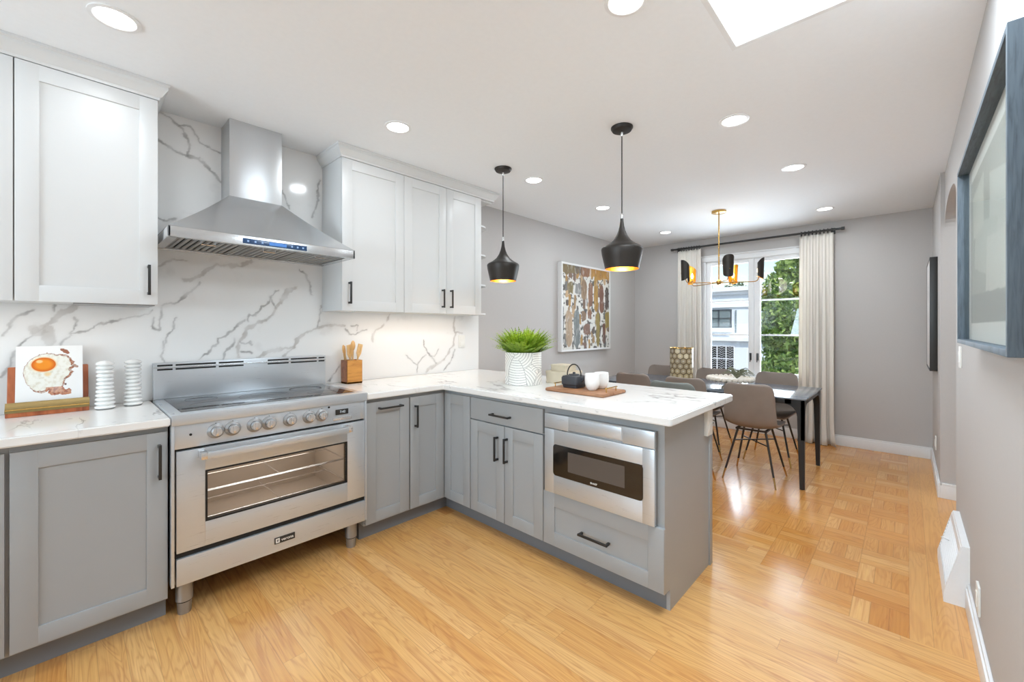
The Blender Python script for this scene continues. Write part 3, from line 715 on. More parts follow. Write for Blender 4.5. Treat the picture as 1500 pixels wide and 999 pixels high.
b = MB(); b.box(.314, 1.231, 2.345, 2.93, .874, .9215, .004); part('cooktop_frame', b, 'steel', R)
M['hob'] = paint('black_ceramic_hob', lin(46, 46, 48), .05, spec=1.0)
b = MB(); b.box(.357, 1.186, 2.415, 2.905, .9212, .9235, .001)
hb = part('glass_cooktop', b, 'hob', R)
M['hobring'] = paint('hob_ring_print', lin(95, 95, 97), .2)
for (x, y, r) in ((.50, 2.55, .09), (.50, 2.78, .07), (.77, 2.66, .12), (1.04, 2.55, .07), (1.04, 2.78, .09)):
    b = MB(); b.lathe([(r, 0), (r+.0025, 0), (r+.0025, .0003), (r, .0003), (r, 0)], (x, y, .9236), 48, cap=False); part('burner_ring', b, 'hobring', R)
b = MB(); b.box(.318, 1.2295, 2.932, 2.976, .9215, 1.117, .003); bg = part('backguard', b, 'steel', R)
for z in (1.103, 1.081):
    for (a, c_) in ((.333, .398), (.411, .596), (.610, .736), (.868, .991), (1.005, 1.169), (1.182, 1.221)):
        q = MB(); q.box(a, c_, 2.9305, 2.9335, z-.0045, z+.0045); part('vent_slot', q, 'dark', bg)
b = MB(); b.box(.318, 1.2295, 2.925, 2.934, 1.090, 1.0935, .001); part('guard_rib', b, 'chrome', bg)
# control panel
b = MB(); b.box(.326, 1.195, 2.358, 2.39, .766, .874, .003); b.box(1.195, 1.2295, 2.364, 2.39, .766, .874, .001); b.box(.314, .326, 2.352, 2.39, .160, .874, .002)
b.box(1.222, 1.231, 2.352, 2.39, .160, .874, .002); cp = part('control_panel', b, 'steel', R)
for i, x in enumerate((.479, .547, .640, .705, .804, .901, .968)):
    b = MB(); b.lathe([(.0255, 0), (.027, .003), (.027, .006), (.024, .008), (.0215, .010), (.0205, .032), (.0185, .0355), (.001, .036)], (0, 0, 0), 28, axis='y')
    b.box(-.0055, .0055, .034, .041, -.017, .017, .002)
    m_ = Matrix.Translation((x, 2.358, .825)) @ Matrix.Rotation(PI, 4, 'Z') @ Matrix.Rotation((i*37 % 50 - 25)*PI/180*.3, 4, 'Y')
    b.move(m_); kb = part('knob', b, 'chrome', R)
    b = MB(); b.lathe([(.0225, -.010), (.0335, -.003), (.0345, .001), (.031, .003), (.0225, .003)], (x, 2.356, .825), 32, axis='y', cap=False); part('bezel', b, 'steel_dk', R)
    b = MB(); b.box(x-.002, x+.002, 2.3565, 2.3585, .857, .862); part('knob_mark', b, 'black', R)
for x, z in ((.384, .825), (1.007, .862)):
    b = MB(); b.cyl((x, 2.355, z), .0055, .004, 14, 'y'); part('indicator_lamp', b, 'dark', R)
b = MB(); b.box(1.045, 1.118, 2.354, 2.359, .812, .842, .001); ds = part('display', b, 'black', R)
M['lcd'] = emit('clock_digits', lin(225, 235, 240), 1.0)
def text_mb(txt, size, bold=0.0, spacing=1.0):
    cu = bpy.data.curves.new('lettering', 'FONT'); cu.body = txt; cu.size = size; cu.align_x = 'CENTER'; cu.align_y = 'CENTER'; cu.extrude = .0003; cu.offset = bold; cu.space_character = spacing
    o = bpy.data.objects.new('lettering', cu); COL.objects.link(o); bpy.context.view_layer.update()
    me = o.to_mesh(); mb = MB(); mb.add([v.co.copy() for v in me.vertices], [list(p.vertices) for p in me.polygons]); o.to_mesh_clear()
    bpy.data.objects.remove(o); bpy.data.curves.remove(cu); return mb
def text_L(txt, size, x, y, z, **k):   # reading along +X, facing -Y
    mb = text_mb(txt, size, **k); mb.move(Matrix.Translation((x, y, z)) @ Matrix.Rotation(PI/2, 4, 'X')); return mb
def text_P(txt, size, x, y, z, **k):   # reading along -Y, facing -X
    mb = text_mb(txt, size, **k); mb.move(Matrix.Translation((x, y, z)) @ Matrix.Rotation(-PI/2, 4, 'Z') @ Matrix.Rotation(PI/2, 4, 'X')); return mb
part('clock_digits', text_L('7:42', .019, 1.084, 2.3535, .827), 'lcd', ds)
b = MB(); b.box(1.03, 1.138, 2.353, 2.359, .782, .799, .001); part('button_strip', b, 'chrome', R)
b = MB(); b.box(.333, 1.2215, 2.375, 2.39, .757, .765); part('gap_trim', b, 'dark', R)
# oven door
b = MB(); y0, y1 = 2.356, 2.385
b.box(.333, .439, y0, y1, .302, .756, .003); b.box(1.113, 1.2215, y0, y1, .302, .756, .003)
b.box(.438, 1.114, y0, y1, .302, .414, .003); b.box(.438, 1.114, y0, y1, .650, .756, .003)
dr = part('oven_door', b, 'steel', R)
b = MB(); b.box(.439, .447, y0-.001, y1, .414, .65); b.box(1.105, 1.113, y0-.001, y1, .414, .65); b.box(.447, 1.105, y0-.001, y1, .414, .421); b.box(.447, 1.105, y0-.001, y1, .643, .65)
part('window_gasket', b, 'dark', dr)
b = MB(); b.box(.447, 1.105, y0+.005, y0+.009, .421, .643); part('oven_glass', b, 'oven_pane', dr)
b = MB(); b.box(.43, 1.095, 2.285, 2.307, .715, .748, .006)
part('handle', b, 'steel', dr)
for x in (.424, 1.101):
    b = MB(); b.box(x-.014, x+.014, 2.285, 2.358, .717, .749, .005); part('handle_bracket', b, 'chrome', dr)
b = MB(); b.box(.331, 1.223, 2.368, 2.39, .276, .304); part('door_gap', b, 'dark', R)
b = MB(); b.box(.333, 1.2215, 2.354, 2.385, .157, .277, .003); kp = part('kick_panel', b, 'steel', R)
b = MB(); b.box(.728, .826, 2.3505, 2.355, .199, .231, .001); npl = part('nameplate', b, 'black', kp, 'small black nameplate with white lettering')
M['white_ink'] = paint('white_lettering', lin(235, 232, 225), .5)
lb = text_L('verona', .021, .789, 2.3500, .2145, bold=.0003)
lb.add([(.733, 2.3500, .2035), (.752, 2.3500, .2035), (.752, 2.3500, .2265), (.733, 2.3500, .2265), (.739, 2.3500, .210), (.7465, 2.3500, .210), (.7465, 2.3500, .220), (.739, 2.3500, .220)],
       [(0, 1, 5, 4), (1, 2, 6, 5), (2, 3, 7, 6), (3, 0, 4, 7)])
lb.box(.7415, .7445, 2.3498, 2.3504, .2135, .2165)
part('lettering', lb, 'white_ink', npl)
for x, y in ((.372, 2.425), (1.168, 2.425), (.372, 2.90), (1.168, 2.90)):
    b = MB(); b.lathe([(.033, .158), (.033, .060), (.029, .058), (.029, .055), (.0285, .053), (.026, .004), (.025, 0)], (x, y, 0), 32)
    lg = part('leg', b, 'steel_dk', R)
    b = MB(); b.lathe([(.0295, .0545), (.0305, .0555), (.0305, .0575), (.0295, .0585)], (x, y, 0), 32, cap=False); part('leg_ring', b, 'dark', lg)

# ---------------------------------------------------------------- hood
H = thing('range_hood', 'stainless steel chimney hood mounted above the range', 'range hood', (.77, YW, 1.735))
hx0, hx1, hy, hz0, hz1 = .322, 1.230, 2.5, 1.737, 1.787
b = MB(); cx0, cx1, cy_, cz = .633, .908, 2.800, 2.060; yw = YW-.0015
rows = []
for k in range(9):
    t = k/8; e = t
    z = hz1 + (cz-hz1)*e; g = t + .035*math.sin(PI*t)
    rows.append([(hx0+(cx0-hx0)*g, hy+(cy_-hy)*g, z), (hx1+(cx1-hx1)*g, hy+(cy_-hy)*g, z), (hx1+(cx1-hx1)*g, yw, z), (hx0+(cx0-hx0)*g, yw, z)])
for i in range(4):
    j = (i+1) % 4; vs = []; 
    for r_ in rows: vs += [r_[i], r_[j]]
    b.add(vs, [(2*k, 2*k+1, 2*k+3, 2*k+2) for k in range(8)], 0, True)
part('canopy', b, 'hood_steel', H)
b = MB(); b.box(cx0, cx1, cy_, yw, cz-.005, CZ-.001, .0015); part('chimney', b, 'steel_v', H)
b = MB(); t = .012
b.box(hx0, hx1, hy, hy+t, hz0, hz1, .003); b.box(hx0, hx0+t, hy, yw, hz0, hz1, .003); b.box(hx1-t, hx1, hy, yw, hz0, hz1, .003); b.box(hx0, hx1, yw-t, yw, hz0, hz1, .002)
b.box(hx0+t, hx1-t, hy+t, hy+.035, hz0+.002, hz0+.006); b.box(hx0+t, hx1-t, yw-.05, yw-t, hz0+.002, hz0+.006)
b.box(hx0+t, hx0+.04, hy+.03, yw-.04, hz0+.002, hz0+.006); b.box(hx1-.04, hx1-t, hy+.03, yw-.04, hz0+.002, hz0+.006)
part('rim', b, 'hood_steel', H)
for fx in range(3):
    a = hx0+.04 + fx*.2787; c_ = a + .2757
    b = MB(); b.box(a, c_, hy+.035, hy+.05, hz0+.004, hz0+.012); b.box(a, c_, yw-.065, yw-.05, hz0+.004, hz0+.012); b.box(a, a+.008, hy+.035, yw-.05, hz0+.004, hz0+.012); b.box(c_-.008, c_, hy+.035, yw-.05, hz0+.004, hz0+.012)
    for k in range(9):
        q = a+.012 + k*.0285; b.prism([(q, hz0+.010), (q+.004, hz0+.004), (q+.016, hz0+.004), (q+.020, hz0+.010), (q+.016, hz0+.007), (q+.004, hz0+.007)], 'y', hy+.05, yw-.065)
    ft = part('baffle_filter', b, 'steel_dk', H)
    b = MB(); b.tube([(a+.10, hy+.075, hz0+.005), (a+.10, hy+.075, hz0-.010), (a+.16, hy+.075, hz0-.010), (a+.16, hy+.075, hz0+.005)], .003, 6); part('filter_handle', b, 'chrome', ft)
b = MB(); b.box(hx0+.02, hx1-.02, hy+.02, yw-.02, hz0+.025, hz0+.03); part('filter_recess', b, 'dark', H)
M['ctrl'] = paint('blue_control_glass', lin(48, 78, 118), .15)
M['ctrl_lit'] = emit('lit_button', lin(170, 205, 250), .9); M['ctrl_lcd'] = emit('lit_display', lin(110, 165, 245), .9)
b = MB(); b.box(.624, .942, hy-.0025, hy+.001, 1.7465, 1.7735, .0008); cs = part('control_strip', b, 'ctrl', H)
for x in (.648, .682, .715, .862, .892, .921):
    b = MB(); b.box(x-.0045, x+.0045, hy-.0032, hy-.002, 1.7555, 1.7645); part('button', b, 'ctrl_lit', cs)
b = MB(); b.box(.748, .834, hy-.0032, hy-.002, 1.7515, 1.7685); part('display', b, 'ctrl_lcd', cs)

# ---------------------------------------------------------------- microwave drawer
Mw = thing('built_in_microwave', 'stainless built-in microwave drawer with dark window in the peninsula', 'microwave', (1.85, 1.142, .42))
y0, y1 = .826, 1.458; xf = 1.812
b = MB(); b.box(1.845, 2.38, .836, 1.45, .428, .834); part('body', b, 'steel_dk', Mw)
b = MB(); b.box(1.826, 1.85, y0+.002, y1-.002, .412, .836, .002); part('face_frame', b, 'steel_dk', Mw)
cpn = None
b = MB(); b.box(xf, 1.83, y0, .985, .761, .838, .002); b.box(xf, 1.83, 1.30, y1, .761, .838, .002); b.box(xf+.001, 1.83, .985, 1.30, .767, .838, .0); part('control_panel', b, 'steel', Mw)
b = MB(); b.box(xf-.002, 1.83, .989, 1.296, .772, .832, .002); part('control_flap', b, 'steel', Mw)
b = MB(); b.box(xf, 1.83, y0, .884, .410, .756, .002); b.box(xf, 1.83, 1.394, y1, .410, .756, .002); b.box(xf, 1.83, .883, 1.395, .410, .512, .002); b.box(xf, 1.83, .883, 1.395, .676, .756, .002)
md = part('drawer_front', b, 'steel', Mw)
b = MB()
pts = []
for (cy2, cz2, a0) in ((.898, .528, PI), (1.380, .528, 1.5*PI), (1.380, .660, 0), (.898, .660, .5*PI)):
    for k in range(6):
        a = a0 + PI/2*k/5; pts.append((cy2 + .018*math.cos(a), cz2 + .018*math.sin(a)))
b.prism(pts, 'x', xf-.0015, 1.83); part('window', b, 'mw_pane', md)
M['mw_mesh'] = paint('microwave_window_mesh', lin(92, 84, 78), .25)
b = MB(); b.box(xf-.0022, xf-.0012, .972, 1.300, .548, .652); part('window_screen', b, 'mw_mesh', md)
part('lettering', text_P('SHARP', .0135, xf-.0026, 1.142, .525, bold=.0003), 'white_ink', md)

# ---------------------------------------------------------------- ceiling lights
M['lens'] = emit('downlight_lens', (1, .985, .96), 9.0)
def downlight(x, y, label):
    t = thing('recessed_ceiling_light', label, 'ceiling light', (x, y, CZ))
    b = MB(); b.lathe([(.078, CZ-.0005), (.078, CZ-.004), (.064, CZ-.006), (.060, CZ-.002)], (x, y, 0), 40, cap=False); b.v = [v for v in b.v]; part('trim_ring', b, 'trim', t)
    b = MB(); b.lathe([(.0605, CZ-.0030), (.0605, CZ-.0005)], (x, y, 0), 36); part('lens', b, 'lens', t)
LBL = ['recessed ceiling light nearest the left wall cabinet at the top left', 'recessed ceiling light right of the hood, above the three-door wall cabinet',
       'recessed ceiling light right beside the smaller pendant cord', 'recessed ceiling light between the two pendants, above the abstract painting',
       'recessed ceiling light just left of the brass chandelier canopy, above the left curtain',
       'recessed ceiling light cut by the top edge of the photo, left of the skylight', 'recessed ceiling light right of the larger pendant canopy, nearest the skylight corner',
       'recessed ceiling light midway along the right row, right of the chandelier canopy', 'farthest recessed ceiling light of the right row, above the curtain rod',
       'recessed ceiling light behind the camera over the range wall', 'recessed ceiling light behind the camera near the right wall']
for (x, y), l in list(zip(DOWN, LBL))[:9]: downlight(x, y, l)

# ---------------------------------------------------------------- pendants
M['pend'] = metal('dark_bronze_pendant', lin(52, 47, 43), .42, (4, 4, 4), .15, met=.45)
M['gold_in'] = metal('hammered_gold_lining', lin(235, 180, 85), .35, (8, 8, 8))
M['bulb'] = emit('warm_bulb', (1, .80, .48), 12)
def pendant(x, y, label):
    t = thing('pendant_lamp', label, 'pendant lamp', (x, y, 1.655), 'black pendant lamps over the peninsula')
    b = MB(); b.lathe([(.064, CZ-.001), (.064, CZ-.008), (.055, CZ-.022), (.012, CZ-.028), (.001, CZ-.028)], (x, y, 0), 36); part('ceiling_canopy', b, 'pend', t)
    b = MB(); b.lathe([(.007, CZ-.026), (.007, CZ-.052), (.004, CZ-.056)], (x, y, 0), 12); b.lathe([(.0055, 1.955), (.0065, 1.958), (.0065, 1.984), (.003, 1.990)], (x, y, 0), 12); part('cord_grip', b, 'chrome', t)
    b = MB(); b.tube([(x, y, CZ-.05), (x, y, 1.985)], .0035, 8); part('cord', b, 'cord', t)
    prof = [(.0085, 1.958), (.010, 1.94), (.0135, 1.915), (.020, 1.888), (.032, 1.858), (.052, 1.828), (.082, 1.804), (.112, 1.788), (.1195, 1.781), (.121, 1.772), (.117, 1.745), (.109, 1.710), (.100, 1.672), (.0975, 1.658)]
    b = MB(); b.lathe(prof, (x, y, 0), 48, cap=False); sh_ = part('shade', b, 'pend', t)
    inn = [(max(r-.003, .004), z-.002) for r, z in prof[3:-1]] + [(.0975, 1.658)]
    b = MB(); b.lathe(inn, (x, y, 0), 48, cap=False); part('shade_lining', b, 'gold_in', sh_, 'gold lining')
    b = MB(); b.sphere((x, y, 1.735), .032, 20, 12); b.cyl((x, y, 1.765), .014, .05, 14); part('bulb', b, 'bulb', t)
    l = bpy.data.lights.new('pendant_light', 'POINT'); l.energy = 2.2; l.color = (1, .78, .5); l.shadow_soft_size = .03
    o = bpy.data.objects.new('pendant_light', l); COL.objects.link(o); o.location = (x, y, 1.69)
pendant(2.243, 2.203, 'black pendant lamp nearer the white wall cabinets, left one in the photo')
pendant(2.267, 1.235, 'black pendant lamp hanging nearer the end of the peninsula, larger in view')

# ---------------------------------------------------------------- chandelier
chx, chy = 4.576, 1.399
Ch = thing('chandelier', 'brass chandelier with five dark half-cylinder shades over the dining table', 'chandelier', (chx, chy, 1.78))
b = MB(); b.lathe([(.068, CZ-.001), (.068, CZ-.018), (.060, CZ-.022), (.001, CZ-.022)], (chx, chy, 0), 32); part('ceiling_canopy', b, 'brass', Ch)
b = MB(); b.tube([(chx, chy, CZ-.02), (chx, chy, 1.80)], .0065, 10); b.tube([(chx, chy, 2.06), (chx, chy, 2.04)], .009, 10); part('stem', b, 'brass', Ch)
b = MB(); b.lathe([(.001, 1.745), (.016, 1.75), (.024, 1.765), (.024, 1.785), (.012, 1.80), (.001, 1.80)], (chx, chy, 0), 20); part('hub', b, 'brass', Ch)
M['gold_shade'] = metal('gold_leaf_inside', lin(240, 185, 80), .3, (5, 5, 5))
M['bulb2'] = emit('candle_bulb', (1, .72, .35), 8)
tw = -Vector((chx, chy, 0)).normalized(); rt = Vector((-tw.y, tw.x, 0))
for k in range(5):
    a = math.radians(85 + 72*k); d = rt*math.sin(a) + tw*math.cos(a); az = math.atan2(d.y, d.x); Rr = .35
    p = lambda r, z: (chx + d.x*r, chy + d.y*r, z)
    b = MB(); b.tube([p(.01, 1.77), p(Rr-.06, 1.763), p(Rr-.025, 1.765), p(Rr-.008, 1.775), p(Rr, 1.795), p(Rr, 1.812)], .0045, 8)
    b.lathe([(.002, 1.808), (.017, 1.812), (.019, 1.820), (.008, 1.822), (.008, 1.845), (.001, 1.845)], p(Rr, 0), 14); arm = part('arm', b, 'brass', Ch)
    b = MB(); b.lathe([(.006, 1.845), (.013, 1.862), (.014, 1.875), (.008, 1.895), (.001, 1.91)], p(Rr, 0), 12); part('bulb', b, 'bulb2', arm)
    def half(r, mat, nm, par, lab=None):
        mb = MB(); n = 18; vs = []
        for i in range(n+1):
            f_ = -1 + 2*i/n; ph = az + f_*math.radians(100)
            zt = 1.995 - .055*abs(f_)**2.5; zb_ = 1.785 + .035*abs(f_)**2.5
            for j in range(7):
                z = zb_ + (zt-zb_)*j/6; tp = 1 - .12*(1-j/6)
                vs.append((chx + d.x*(Rr-.0) + r*tp*math.cos(ph), chy + d.y*Rr + r*tp*math.sin(ph), z))
        mb.add(vs, [(i*7+j, (i+1)*7+j, (i+1)*7+j+1, i*7+j+1) for i in range(n) for j in range(6)], 0, True)
        return part(nm, mb, mat, par, lab)
    shd = half(.050, 'pend', 'shade', Ch); half(.0485, 'gold_shade', 'shade_lining', shd, 'gold inside of shade')
    b = MB(); b.tube([p(Rr+.008, 1.86), p(Rr+.054, 1.86)], .0035, 6); part('shade_bracket', b, 'brass', arm)
l = bpy.data.lights.new('chandelier_light', 'POINT'); l.energy = 2.5; l.color = (1, .86, .70); l.shadow_soft_size = .12
o = bpy.data.objects.new('chandelier_light', l); COL.objects.link(o); o.location = (chx, chy, 1.93)

# ---------------------------------------------------------------- dining table
M['table_top'] = paint('sky_tinted_table_top', lin(104, 112, 122), .12, spec=1.0)  # base lightened to blue-grey, standing in for the reflected sky
M['table_leg'] = paint('black_table_metal', lin(34, 33, 33), .35)
tx0, tx1, ty0, ty1, tz = 4.045, 4.925, .585, 2.56, .735
T = thing('dining_table', 'long dark dining table with arched black legs under the chandelier', 'table', ((tx0+tx1)/2, (ty0+ty1)/2, 0))
b = MB(); b.box(tx0, tx1, ty0, ty1, tz-.012, tz, .003); part('table_top', b, 'table_top', T)
b = MB()
b.box(tx0+.012, tx0+.034, ty0+.1, ty1-.1, tz-.052, tz-.012, .002); b.box(tx1-.034, tx1-.012, ty0+.1, ty1-.1, tz-.052, tz-.012, .002)
b.box(tx0+.1, tx1-.1, ty0+.012, ty0+.034, tz-.052, tz-.012, .002); b.box(tx0+.1, tx1-.1, ty1-.034, ty1-.012, tz-.052, tz-.012, .002); part('apron', b, 'table_leg', T)
for sx in (0, 1):
    for sy in (0, 1):
        b = MB()
        def prof(c0, s):   # leg silhouette: straight outer edge, inner edge flares into the apron
            out = [(c0, tz-.012), (c0, .40), (c0 + s*.010, 0), (c0 + s*.032, 0), (c0 + s*.046, .45), (c0 + s*.050, tz-.15)]
            for k in range(7):
                a = PI/2*k/6; out.append((c0 + s*(.05 + .085*(1-math.cos(a))), tz-.15 + .098*math.sin(a)))
            out.append((c0 + s*.135, tz-.012)); return out
        cx = tx1-.012 if sx else tx0+.012; cy = ty1-.012 if sy else ty0+.012
        s_x = -1 if sx else 1; s_y = -1 if sy else 1
        b.prism([(x, z) for x, z in prof(cx, s_x)], 'y', cy, cy + s_y*.024)
        b.prism([(y, z) for y, z in prof(cy, s_y)], 'x', cx, cx + s_x*.024)
        part('leg', b, 'table_leg', T)

# ---------------------------------------------------------------- chairs
M['suede'] = paint('taupe_faux_suede', lin(148, 134, 124), .72, .15, 9, .12)
M['suede_grey'] = paint('grey_green_upholstery', lin(128, 133, 129), .7, .1, 14, .06)
M['chair_leg'] = paint('dark_chair_metal', lin(52, 44, 38), .35)
def make_chair(mat, label, group):
    t = thing('dining_chair', label, 'chair', (0, 0, 0), group)
    # profile along the shell: x, z, half width, side curl
    P = [(.235, .440, .150, 0), (.228, .452, .185, .006), (.18, .462, .205, .014), (.09, .455, .212, .022), (0, .446, .212, .030), (-.09, .446, .210, .036), (-.155, .456, .207, .040), (-.198, .482, .204, .042),
         (-.222, .53, .202, .044), (-.236, .60, .200, .046), (-.247, .68, .197, .046), (-.256, .74, .194, .044), (-.262, .785, .190, .040), (-.266, .812, .180, .036), (-.269, .829, .160, .030), (-.271, .838, .125, .026)]
    n = len(P); m = 15
    def surf(off):
        g = []
        for j in range(n):
            x, z, hw, cu = P[j]; x0, z0 = P[max(j-1, 0)][:2]; x1, z1 = P[min(j+1, n-1)][:2]
            tl = math.hypot(x1-x0, z1-z0); nx, nz = (z0-z1)/tl*-1, -(x1-x0)/tl   # towards the sitter
            nx, nz = (z1-z0)/tl, -(x1-x0)/tl
            row = []
            for i in range(m):
                u = -1 + 2*i/(m-1); k = cu*abs(u)**2.6
                row.append((x + nx*(k+off), u*hw*(1 if off < .01 else .995), z + nz*(k+off)))
            g.append(row)
        return g
    A = surf(0); B = surf(.022); b = MB()
    va = [p for r in A for p in r]; vb = [p for r in B for p in r]; N = len(va)
    fs = [(j*m+i, j*m+i+1, (j+1)*m+i+1, (j+1)*m+i) for j in range(n-1) for i in range(m-1)]
    fs2 = [tuple(N+q for q in f)[::-1] for f in fs]
    bd = [i for i in range(m)] + [j*m+m-1 for j in range(1, n)] + [(n-1)*m+i for i in range(m-2, -1, -1)] + [j*m for j in range(n-2, 0, -1)]
    rim = [(bd[i], bd[(i+1) % len(bd)], N+bd[(i+1) % len(bd)], N+bd[i]) for i in range(len(bd))]
    b.add(va+vb, fs+fs2+rim, 0, True)
    o = part('seat_shell', b, mat, t)
    md_ = o.modifiers.new('smooth', 'SUBSURF'); md_.levels = 1; md_.render_levels = 1
    b = MB(); b.box(-.13, .13, -.12, -.10, .428, .442, .003); b.box(-.13, .13, .10, .12, .428, .442, .003); b.box(-.13, -.11, -.12, .12, .428, .442, .003); b.box(.11, .13, -.12, .12, .428, .442, .003); part('seat_frame', b, 'chair_leg', t)
    for sx in (-1, 1):
        for sy in (-1, 1):
            a = Vector((sx*.105, sy*.105, .436)); e = Vector((sx*.214, sy*.20, 0)); q = a.lerp(e, .80)
            b = MB(); b.tube([a, q], [.0095, .0080], 8); lg = part('leg', b, 'chair_leg', t)
            b = MB(); b.tube([q, e], [.0080, .0065], 8); part('brass_tip', b, 'brass', lg)
    for s_ in (-1, 1):
        a = Vector((-.105, s_*.105, .436)).lerp(Vector((-.214, s_*.20, 0)), .24 if s_ > 0 else .27); e = Vector((.105, -s_*.105, .436)).lerp(Vector((.214, -s_*.20, 0)), .24 if s_ > 0 else .27)
        b = MB(); b.tube([a, e], .0055, 6); part('stretcher', b, 'chair_leg', t)
    return t
GN = 'taupe chairs along the kitchen side of the table'; GF = 'taupe chairs along the window side of the table'
ch = make_chair('suede', 'taupe upholstered chair with its back to the camera, right beside the peninsula corner', GN)
ch.location = (4.13, .968, 0)
dup(ch, (4.20, 1.52, 0), 0, 'taupe upholstered chair behind the peninsula, between the grey chair back and the beaded bowl', GN)
dup(ch, (4.21, 2.055, 0), 0, 'taupe upholstered chair back just right of the two white cups', GN)
dup(ch, (4.84, .985, 0), PI, 'taupe upholstered chair facing the camera in front of the right window sash', GF)
dup(ch, (4.84, 1.60, 0), PI, 'taupe upholstered chair facing the camera behind the beaded bowl', GF)
dup(ch, (4.86, 2.20, 0), PI, 'taupe upholstered chair facing the camera behind the hexagon vase', GF)
g = make_chair('suede_grey', 'grey low-backed chair with pale rim, only its back showing over the countertop', None)
g.location = (3.60, 1.395, 0); g.scale = (1, 1, 1.031)

# ---------------------------------------------------------------- things on the dining table
# hexagon vase
V_ = thing('candle_vase', 'cylindrical vase of brown and gold hexagon shell tiles on the dining table', 'vase', (4.60, 1.79, tz))
n, mm = 150, 110; A, Zg = np.meshgrid(np.linspace(0, 2*PI, n), np.linspace(0, .355, mm), indexing='ij')
r = .118 + .004*np.sin(A*8)*0; P = np.stack([4.60 + r*np.cos(A), 1.79 + r*np.sin(A), tz + Zg], -1)
hs = .062; u = A*.118/hs; v = Zg/hs/.866
best = np.full(A.shape, 9.); sec = np.full(A.shape, 9.); idc = np.zeros(A.shape)
for j in range(-1, 9):
    for i in range(-1, 14):
        du = u - (i + .5*(j % 2)); dv = (v - j)*.866; d = np.hypot(du, dv)
        cl = d < best; sec = np.where(cl, best, np.minimum(sec, d)); idc = np.where(cl, ((i % 12)*31 + j*17) % 97, idc); best = np.minimum(best, d)
edge = sec - best; hid = (np.sin(idc*12.9898)*43758.5453) % 1
c = mixc(mixc(lin(150, 132, 108), lin(206, 182, 130), hid), lin(238, 228, 205), (hid-.6)*1.8); c = mixc(lin(96, 78, 56), c, (edge-.10)*12); c = mixc(c, lin(245, 238, 222), np.clip(.28-best, 0, 1)*1.6)
M['vase_v'] = vcol('capiz_shell_tiles', .25, .6)
vo = grid_mesh('tiled_wall', P, c, 'vase_v', V_, (4.60, 1.79, tz), True)
b = MB(); 
for z in (tz+.004, tz+.352):
    b = MB(); b.tube([(4.60 + .119*math.cos(a), 1.79 + .119*math.sin(a), z) for a in np.linspace(0, 2*PI, 33)[:-1]], .004, 6, closed=True); part('rim', b, 'brass', V_)
b = MB(); b.cyl((4.60, 1.79, tz+.0005), .114, .004, 32); part('base', b, 'brass', V_)
# beaded bowl
bx, by = 4.30, 1.215
M['stone'] = paint('cream_stone', lin(222, 212, 198), .6, .2, 30, .06)
B_ = thing('footed_bowl', 'cream footed bowl with a beaded rim on the dining table', 'bowl', (bx, by, tz))
b = MB(); b.lathe([(.075, tz), (.078, tz+.012), (.05, tz+.03), (.045, tz+.05), (.09, tz+.066), (.16, tz+.078), (.185, tz+.10), (.175, tz+.104), (.15, tz+.09), (.001, tz+.082)], (bx, by, 0), 40); part('body', b, 'stone', B_)
for k in range(26):
    a = 2*PI*k/26; b = MB(); b.sphere((bx + .187*math.cos(a), by + .187*math.sin(a), tz+.092), .0225, 14, 9); part('bead', b, 'stone', B_)
M['airplant'] = paint('dried_sage_leaves', lin(128, 130, 104), .6, .2, 40, .2)
b = MB(); rr = random.Random(3); ax, ay = bx+.03, by-.05
for k in range(40):
    a = rr.uniform(0, 2*PI); L = rr.uniform(.05, .12); h = rr.uniform(.03, .10); cu = rr.uniform(-1.5, 1.5); pts = []
    for i in range(8):
        t = i/7; q = a + cu*t; pts.append((ax + L*t*math.cos(q), ay + L*t*math.sin(q)*1.3, tz+.10 + h*math.sin(PI*t*.85)))
    b.tube(pts, [.0075*(1-.8*i/7) for i in range(8)], 5)
solo('air_plant', b, 'airplant', 'curled grey-green dried plant lying in the beaded bowl', 'plant', (ax, ay, tz+.095))

# ---------------------------------------------------------------- curtains and rod
M['curtain'] = NT('cream_linen')
_m = M['curtain']; nz = _m.noise(_m.obj(), 240, 2)
pb = _m.n('ShaderNodeBsdfPrincipled'); _m.set(pb, 'Base Color', _m.mix(nz, lin(249, 244, 236), lin(242, 236, 227))); pb.inputs['Roughness'].default_value = .9
tl_ = _m.n('ShaderNodeBsdfTranslucent'); tl_.inputs[0].default_value = lin(236, 228, 214) + (1,)
mx = _m.n('ShaderNodeMixShader'); mx.inputs[0].default_value = .2; _m.t.links.new(pb.outputs[0], mx.inputs[1]); _m.t.links.new(tl_.outputs[0], mx.inputs[2]); _m.t.links.new(mx.outputs[0], _m.out.inputs[0]); M['curtain'] = _m.m
RX = 5.80; RZ = 2.392
rod = thing('curtain_rod', 'long black curtain rod above the dining window', 'curtain rod', (RX, 1.44, RZ))
b = MB(); b.tube([(RX, 2.37, RZ), (RX, .52, RZ)], .0125, 12); part('pole', b, 'black', rod)
for y in (2.385, .505):
    b = MB(); b.cyl((RX, y-.015, RZ), .0175, .03, 16, 'y'); part('finial', b, 'black', rod)
for y in (2.33, 1.44 if False else .60):
    b = MB(); b.box(RX-.006, XF, y-.006, y+.006, RZ-.006, RZ+.006); b.box(XF-.006, XF, y-.02, y+.02, RZ-.035, RZ+.035, .002); part('bracket', b, 'black', rod)
